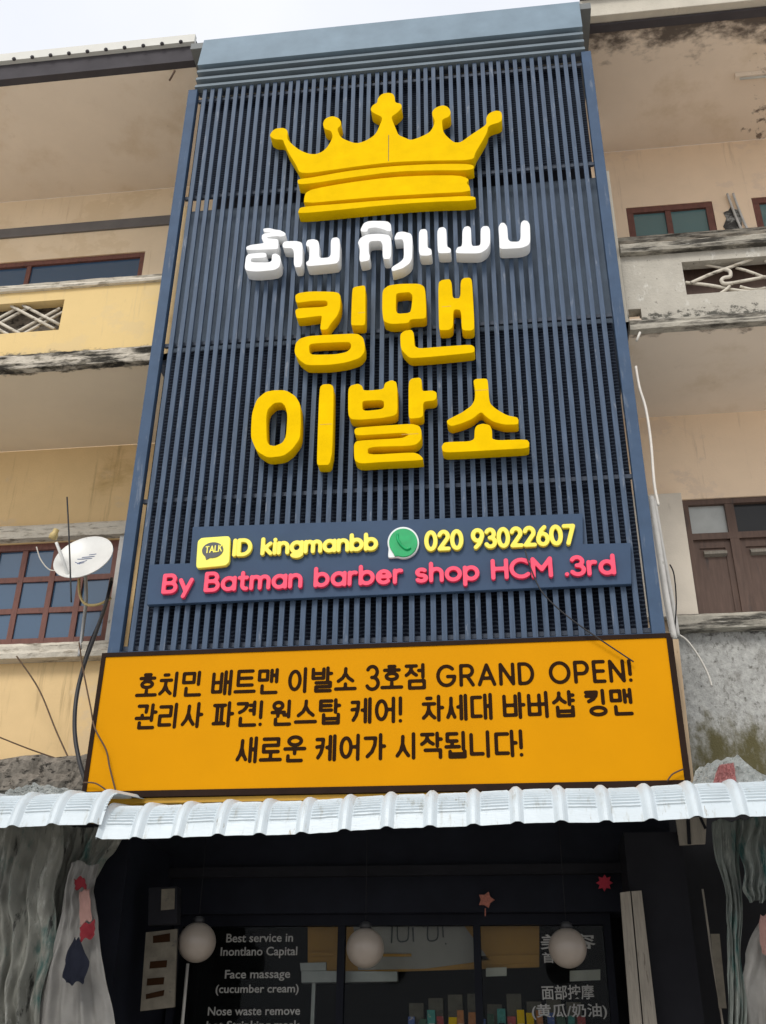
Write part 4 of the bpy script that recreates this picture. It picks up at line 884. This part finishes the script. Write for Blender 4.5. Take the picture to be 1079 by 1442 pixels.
# the room behind the glass
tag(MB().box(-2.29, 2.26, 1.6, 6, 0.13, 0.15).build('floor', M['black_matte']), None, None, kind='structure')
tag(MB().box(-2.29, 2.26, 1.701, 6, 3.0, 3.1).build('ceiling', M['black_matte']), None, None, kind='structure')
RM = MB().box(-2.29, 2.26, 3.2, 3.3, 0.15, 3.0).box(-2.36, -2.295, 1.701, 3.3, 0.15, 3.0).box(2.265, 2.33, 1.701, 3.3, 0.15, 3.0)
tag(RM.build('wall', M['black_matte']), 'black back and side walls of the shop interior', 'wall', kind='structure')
def card(name, lab, cat, px, Y, m, th=.01, parent=None, grp=None):
    o = mesh_obj(name, cutout([plane(px, Y)], Y, th, min(.0015, th / 4), .1, 0), m, parent)
    if lab: tag(o, lab, cat, grp)
    return o
YI = 1.62
WB = card('wall_banner', 'ochre and grey banner with scribbled writing behind the shop glass', 'banner', [(434, 1297), (760, 1292), (760, 1362), (434, 1372)], YI, M['ochre'])
card('grey_panel', None, None, [(497, 1294), (645, 1291), (690, 1352), (600, 1364), (505, 1366)], YI - .012, M['grey_wall'], .008, WB)
sc = MB()
for st in ([(541, 1302), (565, 1299)], [(553, 1300), (552, 1328)], [(560, 1305), (561, 1323), (568, 1326), (575, 1322), (576, 1304)], [(582, 1306), (583, 1326)], [(590, 1302), (598, 1305)],
           [(603, 1304), (603, 1322), (610, 1325), (617, 1320), (617, 1302)], [(624, 1304), (625, 1320)], [(628, 1328), (629, 1330)]):
    sc.tube([at(x, y, YI - .022) for x, y in st], .006, 6)
sc.build('scribble', M['grey_ink'], WB)
card('wooden_strip', None, None, [(668, 1346), (760, 1344), (760, 1356), (668, 1358)], YI - .012, M['ochre'], .008, WB)
card('card_box', 'small white card box below the ochre banner, left of the third globe', 'box', [(685, 1363), (714, 1362), (714, 1374), (685, 1375)], YI - .04, M['paper_white'], .03)
card('notice_card', 'small pale notice card just under the rightmost globe lamp', 'notice', [(803, 1367), (846, 1365), (846, 1380), (803, 1382)], YI - .03, M['paper_white'], .006)
sf = thing('display_shelf', 'grey metal display shelf left of the middle globe lamp', 'shelf', at(485, 1378, 1.7))
mesh_obj('shelf_board', cutout([plane([(425, 1367), (560, 1368), (560, 1382), (425, 1384)], 1.6)], 1.6, .12, .002, .1, 0), M['steel'], sf)
mesh_obj('end_bracket', cutout([plane([(423, 1356), (460, 1355), (460, 1367), (424, 1367)], 1.6)], 1.598, .11, .002, .1, 0), M['steel'], sf)
MB().box(at(440, 1400, 1.66).x, at(440, 1400, 1.66).x + .03, 1.64, 1.67, 0.15, at(440, 1383, 1.66).z).build('upright', M['steel'], sf)
bcol = [('blue', (0.06, 0.16, 0.6)), ('orange', (0.8, 0.25, 0.02)), ('yellow', (0.8, 0.55, 0.04)), ('red', (0.65, 0.04, 0.04)), ('teal', (0.03, 0.42, 0.36)), ('dark green', (0.02, 0.12, 0.05))]
rack = thing('product_rack', 'dark rack of coloured product packets behind the lower glass', 'rack', (0.6, 1.66, 1.7))
zb = at(680, 1446, 1.62).z - .1
MB().box(0.02, 1.55, 1.58, 1.75, zb - .03, zb).build('shelf_board', M['charcoal'], rack)
for xx in (0.02, 1.51): MB().box(xx, xx + .04, 1.6, 1.64, 0.15, zb - .03).build('upright', M['charcoal'], rack)
rk = random.Random(4)
for i in range(18):
    nm, c3 = bcol[(i * 5 + i // 6) % 6]; c3 = tuple(.55 * c + .04 for c in c3)
    if nm not in M: M[nm] = mat(nm.replace(' ', '_') + '_packet', c3, 0.55, 0.35, 16, 0.3, stains=[((0.45, 0.4, 0.3), 18, 0.58, 0.08, None, 0, 1, (1, 1, 1)), ((0.05, 0.05, 0.06), 14, 0.58, 0.1, None, 0, 1, (1, 1, 1))])
    x = 0.06 + i * 0.081; hh = rk.uniform(.15, .24); ww = rk.uniform(.05, .068); tl = rk.uniform(-.012, .012)
    bt = MB().hull([(x, 1.6 + tl, zb + .001), (x + ww, 1.6, zb + .001), (x + ww + tl, 1.612, zb + hh), (x + tl, 1.612 + tl, zb + hh),
                    (x, 1.66, zb + .001), (x + ww, 1.66, zb + .001), (x + ww + tl, 1.65, zb + hh), (x + tl, 1.65, zb + hh)]).build('product_packet', M[nm])
    lb_ = MB().box(x + .008, x + ww - .008, 1.5955 - abs(tl), 1.5975 - abs(tl), zb + hh * .3, zb + hh * .55).build('packet_label', M['paper_white'] if i % 3 else M['charcoal'], bt)
    tag(bt, f"small {nm} product packet standing on the dark rack behind the glass", 'packet', nm + ' packets on the product rack')
    if i % 2 == 0:
        bx_ = MB().box(x, x + .12, 1.67, 1.735, zb + .001, zb + rk.uniform(.26, .36)).build('carton', M['menu'])
        tag(bx_, 'dull carton behind the packets on the dark rack', 'carton', 'cartons at the back of the rack')
for q_, nm in (((540, 1343, 580, 1347), 'a'), ((437, 1341, 470, 1346), 'b')): card('wooden_strip', None, None, [(q_[0], q_[1]), (q_[2], q_[1]), (q_[2], q_[3]), (q_[0], q_[3])], YI - .03, M['ochre'], .006, WB)
# globe lamps
gp = [(278, 1327, 'cream globe lamp beside the menu board, leftmost of three'), (515, 1335, 'cream globe lamp hanging before the grey banner, middle of three'), (800, 1335, 'cream globe lamp covering Chinese lettering, rightmost of three')]
for px, py, lab in gp:
    c = at(px, py, 0.6); r = 26.5 / ((c - CAM).dot(FW) / FPX) / FPX * ((c - CAM).dot(FW) / FPX) * ((c - CAM).dot(FW)) / FPX if False else 26.5 * (c - CAM).dot(FW) / FPX
    T = thing('globe_lamp', lab, 'lamp', c + Vector((0, 0, r)), 'globe lamps under the awning')
    MB().lathe([(r * math.sin(a), -r * math.cos(a)) for a in [math.pi * i / 20 for i in range(21)]], c, seg=32).build('globe', M['globe'], T)
    MB().lathe([(.045, r - .01), (.045, r + .03), (.02, r + .045)], c, seg=16).build('lamp_cap', M['cable_black'], T)
    MB().tube([c + Vector((0, 0, r + .04)), c + Vector((0, 0, 3.42 - c.z))], .003, 6, False).build('cord', M['black_matte'], T)
# menu board and meter box on the left pier
mb_ = card('menu_board', 'narrow dull menu board with dark smudged lines, left of the first globe', 'menu board', [(206, 1313), (250, 1308), (246, 1418), (198, 1424)], 0.45, M['menu'], .03)
for q in ([(216, 1318), (240, 1314), (240, 1326), (216, 1328)], [(212, 1354), (236, 1352), (235, 1362), (211, 1364)], [(208, 1378), (232, 1376), (231, 1386), (207, 1388)], [(206, 1400), (232, 1394), (231, 1402), (206, 1407)]):
    card('dark_print', None, None, q, 0.445, M['ink'], .004, mb_)
mt = card('meter_box', 'dim grey electric meter box above the narrow menu board', 'meter box', [(210, 1250), (250, 1248), (249, 1300), (209, 1303)], 0.36, M['charcoal'], .12)
card('meter_face', None, None, [(228, 1252), (247, 1251), (246, 1280), (227, 1282)], 0.352, M['menu'], .006, mt)
# small hanging ornaments
def star(px, py, r, Y, n=8):
    return [(px + r * (1 if i % 2 == 0 else .62) * math.cos(i * math.pi / n), py + r * (1 if i % 2 == 0 else .62) * math.sin(i * math.pi / n)) for i in range(2 * n)]
o1 = card('paper_ornament', 'red paper star ornament high on the dark lintel', 'ornament', star(852, 1243, 12, 1.2), 1.2, M['red_orn'], .02)
o2 = card('paper_ornament', 'orange paper flower ornament above the shop glass', 'ornament', star(685, 1267, 12, 1.2, 5), 1.2, M['orange_orn'], .03)
MB().tube([at(684, 1279, 1.21), at(684, 1290, 1.21)], .006, 6, False).build('tassel', M['orange_orn'], o2)
# leaning boards, door rod, vent
for q, lab in (([(874, 1257), (888, 1255), (905, 1442), (888, 1442)], 'weathered pale timber plank by the dark pier, left one of two'), ([(890, 1255), (904, 1254), (926, 1442), (907, 1442)], 'weathered pale timber plank by the dark pier, right one of two')):
    P = [at(x, y, 0.62) for x, y in q]; dz = (P[0] - P[3]); lo = 2.2
    q3 = P[3] - dz * lo; q2 = P[2] - (P[1] - P[2]) * lo
    o = MB().hull([P[0], P[1], q2, q3] + [p + Vector((0, .03, 0)) for p in (P[0], P[1], q2, q3)]).build('timber_plank', M['wood_pale']); tag(o, lab, 'plank', 'planks leaning by the shop door')
tag(MB().tube([at(265, 1357, 1.3), at(257, 1445, 1.3), at(250, 1520, 1.3)], .014, 8, False).build('pull_rod', M['conduit']), 'thin white pull rod below the leftmost globe lamp', 'rod')
v = card('vent_panel', 'small pale vent panel with dark bars tucked under the awning on the right', 'vent', [(952, 1152), (996, 1150), (994, 1188), (958, 1190)], 0.7, M['wood_pale'], .03)
for q in ([(967, 1152), (972, 1152), (974, 1189), (969, 1189)], [(985, 1151), (989, 1151), (996, 1166), (993, 1168)]): card('bar', None, None, q, 0.69, M['charcoal'], .008, v)
tag(MB().tube([at(990, 1252, .6), at(1003, 1345, .6), at(1019, 1445, .6)], .008, 6, False).build('edge_trim', M['wood_pale']), 'thin pale trim line running down the dark right pier', 'trim')
ss = card('sticker_strip', 'narrow brown strip of old stickers beside the right tarp', 'stickers', [(1001, 1315), (1014, 1315), (1024, 1420), (1013, 1420)], .55, M['menu'], .006)

# ------------------------------------------------------------------ tarps and cloths
def cloth(name, lab, left, right, Y, m, nx=34, ny=44, amp=.05, fr=5, seed=1, parent=None, cat='tarp', grp=None):
    """hanging cloth: rows between two edges, with vertical folds"""
    rnd = random.Random(seed); ph = [rnd.uniform(0, 6.3) for _ in range(8)]
    def along(pl, t):
        k = t * (len(pl) - 1); i = min(int(k), len(pl) - 2); f = k - i
        return pl[i][0] + (pl[i + 1][0] - pl[i][0]) * f, pl[i][1] + (pl[i + 1][1] - pl[i][1]) * f
    mb = MB(); bm = mb.bm; G = []
    for j in range(ny + 1):
        t = j / ny; a = along(left, t); b = along(right, t); row = []
        for i in range(nx + 1):
            s = i / nx; p = at(a[0] + (b[0] - a[0]) * s, a[1] + (b[1] - a[1]) * s, Y)
            sw = s + .05 * math.sin(t * 4 + ph[0]) + .02 * math.sin(t * 9 + ph[1])
            f = math.sin(sw * fr * 2 * math.pi + ph[2]) * .5 + math.sin(sw * fr * 3.7 + ph[3] + t * 2) * .35 + abs(math.sin(sw * fr * 5.1 + ph[4])) * .5
            f += .35 * math.sin(t * 11 + sw * 7 + ph[5]) * math.sin(sw * 13 + ph[6])
            cr = .7 * math.sin(31 * s + 13 * t + ph[1]) * math.sin(21 * t + 9 * s + ph[2]) + .5 * abs(math.sin(24 * t - 19 * s + ph[3])) + .3 * abs(math.sin(57 * s + 17 * t)) - .4 * abs(math.sin(9 * t + 12 * s * (1 + .3 * math.sin(5 * t))))
            row.append(bm.verts.new((p.x + .012 * math.sin(14 * t + ph[0]) * amp / .05, Y + amp * f * (.5 + .7 * t) + amp * .28 * cr, p.z + .012 * math.sin(9 * s + ph[7]))))
        G.append(row)
    for p, q in zip(G, G[1:]):
        for i in range(nx):
            f = bm.faces.new((p[i], p[i + 1], q[i + 1], q[i])); f.smooth = True
    bmesh.ops.solidify(bm, geom=bm.faces[:], thickness=.004)
    o = mb.build(name, m, parent)
    if lab: tag(o, lab, cat, grp)
    return o
cloth('tarp', 'big stained grey tarp hanging at the left edge below the awning', [(-70, 1150), (-70, 1480)], [(88, 1158), (80, 1230), (72, 1300), (60, 1390), (52, 1480)], -.35, M['tarp'], 90, 100, .08, 7, 2)
cloth('tarp', 'dark greenish tarp fold between the big grey tarp and the pale garment', [(80, 1158), (74, 1230), (66, 1310), (50, 1400), (40, 1480)], [(176, 1172), (150, 1205), (118, 1260), (112, 1340), (100, 1480)], -.12, M['tarp'], 60, 90, .06, 5, 22)
wd = cloth('hanging_garment', 'pale hanging garment with red patches beside the grey tarp', [(99, 1212), (92, 1255), (78, 1310), (60, 1380), (40, 1480)], [(139, 1218), (134, 1260), (136, 1310), (150, 1390), (165, 1480)], -.3, M['cloth_pale'], 50, 80, .035, 4, 4, None, 'garment')
cloth('red_patch', None, [(105, 1237), (106, 1252)], [(120, 1234), (124, 1250)], -.375, M['cloth_red'], 8, 8, .012, 1, 5, wd)
cloth('red_patch', None, [(113, 1304), (114, 1326)], [(134, 1296), (133, 1318)], -.375, M['cloth_red'], 8, 8, .012, 1, 6, wd)
cloth('pink_patch', None, [(112, 1254), (113, 1302)], [(127, 1250), (130, 1295)], -.37, M['cloth_pink'], 8, 8, .012, 1, 7, wd)
cloth('navy_pouch', 'dark navy cloth pouch hanging against the pale garment', [(104, 1322), (92, 1352), (88, 1378), (92, 1386)], [(112, 1322), (126, 1350), (120, 1376), (116, 1384)], -.45, M['cloth_navy'], 12, 14, .02, 1, 8, None, 'pouch')
cloth('tarp', 'grey green tarp strip hanging straight down from the right awning end', [(1003, 1155), (1010, 1210), (1022, 1260), (1028, 1300), (1022, 1370), (1028, 1480)], [(1046, 1154), (1044, 1230), (1046, 1300), (1047, 1360), (1050, 1420), (1052, 1480)], -.2, M['tarp_r'], 50, 90, .045, 4, 12)
cloth('tarp', 'ragged grey green tarp flap with an uneven hem at the upper right', [(1042, 1152), (1044, 1200), (1048, 1245), (1056, 1268)], [(1100, 1150), (1096, 1200), (1088, 1240), (1076, 1270)], -.3, M['tarp_r'], 44, 50, .045, 4, 14)
hg = cloth('hanging_garment', 'pale cloth with a pink patch hanging at the right edge', [(1072, 1290), (1050, 1340), (1044, 1400), (1046, 1480)], [(1120, 1280), (1120, 1340), (1120, 1400), (1120, 1480)], -.12, M['cloth_pale'], 20, 30, .04, 3, 16, None, 'garment')
cloth('pink_patch', None, [(1071, 1288), (1070, 1315), (1074, 1342)], [(1092, 1284), (1092, 1314), (1092, 1344)], -.22, M['cloth_pink'], 8, 10, .015, 1, 18, hg)
# plastic sheets lying on the awnings
def heap(name, lab, px, Y, m, amp=.05, dep=.35, seed=1, parent=None):
    """crumpled sheet lying in a heap"""
    rnd = random.Random(seed); lo = [at(x, y, Y) for x, y in px[0]]; hi = [at(x, y, Y + dep) for x, y in px[1]]
    mb = MB(); bm = mb.bm; G = []; nu, nv = 46, 16
    def al(P, t): k = t * (len(P) - 1); i = min(int(k), len(P) - 2); return P[i].lerp(P[i + 1], k - i)
    ph = [rnd.uniform(0, 6.3) for _ in range(6)]
    for j in range(nv + 1):
        t = j / nv; row = []
        for i in range(nu + 1):
            s = i / nu; p = al(lo, s).lerp(al(hi, s), t)
            z = amp * math.sin(math.pi * t) * (.5 + .5 * math.sin(s * 17 + ph[0])) + amp * .35 * math.sin(s * 43 + t * 9 + ph[1]) * math.sin(t * 12 + ph[2]) + rnd.uniform(-.25, .25) * amp * .5
            row.append(bm.verts.new((p.x, p.y + rnd.uniform(-.01, .01), p.z + z)))
        G.append(row)
    for p, q in zip(G, G[1:]):
        for i in range(nu): bm.faces.new((p[i], p[i + 1], q[i + 1], q[i]))
    bmesh.ops.solidify(bm, geom=bm.faces[:], thickness=.003)
    o = mb.build(name, m, parent)
    if lab: tag(o, lab, 'plastic sheet', 'plastic sheets left on the awning')
    return o
heap('plastic_sheet', 'crumpled pale plastic sheet lying on the left awning under the mouldy ledge', [[(5, 1127), (60, 1126), (134, 1126)], [(12, 1113), (50, 1103), (128, 1117)]], -.5, M['plastic_sheet'], .022, .12, 3)
ps = heap('plastic_sheet', 'crumpled grey plastic sheet with a pink corner right of the amber board', [[(974, 1112), (1020, 1108), (1079, 1106), (1120, 1104)], [(980, 1084), (1005, 1072), (1040, 1064), (1075, 1100)]], -.42, M['plastic_sheet'], .02, .2, 5)
heap('pink_corner', None, [[(1004, 1107), (1038, 1105)], [(1014, 1077), (1034, 1074)]], -.46, M['plastic_pink'], .012, .15, 7, ps)

# ------------------------------------------------------------------ satellite dish
dc = at(118, 784, 1.15)
vd = (CAM - dc).normalized(); upi = (UP * .9 - RX * .42); upi = (upi - vd * upi.dot(vd)).normalized()
ax = (vd * .58 + upi * .81).normalized()
DH = thing('satellite_dish', 'white satellite dish facing upward before the left window', 'satellite dish', dc)
r = 0.30
prof = [(r * i / 12, .055 * (i / 12) ** 2 - .055) for i in range(13)] + [(r + .008, .004), (r + .006, -.008)] + [(r * i / 12, .055 * (i / 12) ** 2 - .067) for i in range(12, -1, -1)]
MB().lathe(prof, dc, ax, 48).build('reflector', M['dish'], DH)
u_ = ax.cross(Vector((0, 0, 1))).normalized(); v_ = ax.cross(u_).normalized()
pr = MB()
for (a, b, c2, d) in ((-.09, -.05, .05, -.05), (-.07, -.025, .09, -.025), (-.02, .0, .06, .03), (.0, .03, .07, .045), (.04, .05, .10, .02), (-.10, -.08, -.02, -.08)):
    rr_ = lambda a_, b_: .055 * ((a_ * a_ + b_ * b_) ** .5 / .3) ** 2 - .055 + .001
    pr.tube([dc + u_ * a + v_ * b + ax * rr_(a, b), dc + u_ * c2 + v_ * d + ax * rr_(c2, d)], .004, 6, False)
pr.build('printed_mark', M['blue_ink'], DH)
ln = at(77, 753, .95)
MB().tube([at(97, 812, 1.1), at(88, 785, 1.0), at(80, 764, .96)], .016, 8).build('feed_arm', M['dish'], DH)
lb = MB().lathe([(.03, -.05), (.042, -.045), (.042, 0.0), (.03, .02), (.028, .06), (.015, .065)], ln, (Vector((.3, -.1, .95))), 16)
lb.build('feed_horn', M['brass'], DH)
MB().tube([at(120, 800, 1.2), at(122, 840, 1.45), at(118, 880, 1.62), at(112, 925, 1.63)], .019, 8).build('mast', M['steel'], DH)
MB().tube([at(52, 770, 1.0), at(58, 788, 1.05), at(70, 802, 1.1), at(84, 803, 1.12)], .006, 6).build('feed_cable', M['cable_white'], DH)

# ------------------------------------------------------------------ cables and wires
def cable(lab, pts, rad, m, cat='cable', grp='loose cables on the facade', name='cable'):
    o = MB().tube([at(*p) for p in pts], rad, 7).build(name, m); return tag(o, lab, cat, grp)
cable('thick black cable bundle bowing down from the left window to the amber board', [(158, 815, 1.5), (150, 850, 1.2), (136, 890, .9), (118, 940, .6), (108, 985, .45), (106, 1030, .4), (112, 1070, .35), (121, 1100, .25)], .019, M['cable_black'])
cable('grey hose crossing the lower right corner of the left window', [(158, 820, 1.4), (145, 865, 1.1), (128, 905, .8), (116, 945, .58)], .015, M['charcoal'])
cable('straight thin black wire dropping past the satellite dish', [(95, 700, .8), (98, 760, .8), (101, 848, .8)], .008, M['cable_black'])
cable('thin brown wire running from the left window to the corner of the amber board', [(112, 905, .9), (118, 945, .5), (128, 995, .1), (134, 1025, -.1), (150, 1056, -.1), (155, 1080, -.1), (164, 1116, -.1)], .007, M['cable_brown'])
cable('thin brown wire slanting across the yellow wall below the left window', [(24, 924, 1.5), (55, 970, 1.5), (80, 1030, 1.4), (102, 1078, 1.3)], .008, M['cable_brown'])
cable('nearly level thin wire low on the yellow wall at the left edge', [(-20, 1030, 1.4), (40, 1054, 1.4), (98, 1074, 1.3)], .007, M['cable_brown'])
cable('short brown wire end lying on the lower left corner of the amber board', [(118, 1102, -.09), (135, 1103, -.09), (151, 1113, -.08)], .006, M['cable_brown'])
cable('short brown wire end on the lower right corner of the amber board', [(940, 1100, -.08), (948, 1090, -.09), (963, 1083, -.09)], .006, M['cable_brown'])
cable('thin black wire hanging from the contact board to the amber board', [(740, 775, -.12), (748, 800, -.13), (765, 835, -.13), (800, 868, -.12), (845, 900, -.1), (893, 932, -.09)], .006, M['cable_black'])
cable('cream cable hanging beside the right post of the slat screen', [(896, 516, .1), (901, 545, .1), (910, 575, .1), (917, 620, .1), (922, 680, .1), (928, 712, .1)], .0125, M['cable_white'])
cable('short cream cable stub under the grey parapet', [(902, 468, .15), (897, 480, .15)], .012, M['cable_white'])
cable('white wire curling down the grey concrete wall', [(955, 893, 1.5), (968, 902, 1.5), (985, 925, 1.5), (997, 948, 1.5), (1003, 966, 1.5)], .010, M['cable_white'])
cable('slack yellowed cable loop hanging under the satellite dish', [(112, 815, 1.3), (113, 838, 1.3), (122, 851, 1.3), (140, 851, 1.3), (157, 842, 1.35)], .014, M['brass'])
for pts, rad, lab in (([(922, 704, .6), (933, 770, .6), (946, 840, .6), (955, 896, .6)], .022, 'white conduit along the right edge of the slat screen, nearer the peach wall'), ([(917, 700, .3), (928, 770, .3), (939, 840, .3), (950, 900, .3)], .028, 'white conduit touching the right post of the slat screen')):
    cable(lab, pts, rad, M['conduit'], 'conduit', 'conduits beside the slat screen', 'conduit')
cable('thin grey wire tangled along the white conduits', [(944, 795, .5), (950, 810, .5), (953, 850, .5), (950, 895, .5)], .006, M['charcoal'])
pk = [at(948, 900, .12), at(956, 900, .12), at(978, 1102, .12), at(968, 1102, .12)]
tag(MB().hull(list(pk) + [p + Vector((0, .12, 0)) for p in pk]).build('plywood_edge', M['ply']), 'raw brown plywood strip along the right side of the amber board', 'plank')
tube = thing('tube_light', 'old unlit tube light on the stained soffit at the upper right', 'light', at(1060, 120, 1.5))
c0 = at(1045, 122, 1.15); zs = 12.255
MB().box(c0.x - .05, c0.x + 1.2, c0.y - .03, c0.y + .03, 12.20, 12.259).build('fitting', M['soffit_r'], tube)
MB().tube([(c0.x, c0.y, 12.18), (c0.x + 1.15, c0.y, 12.18)], .014, 8, False).build('tube', M['fascia_l'], tube)
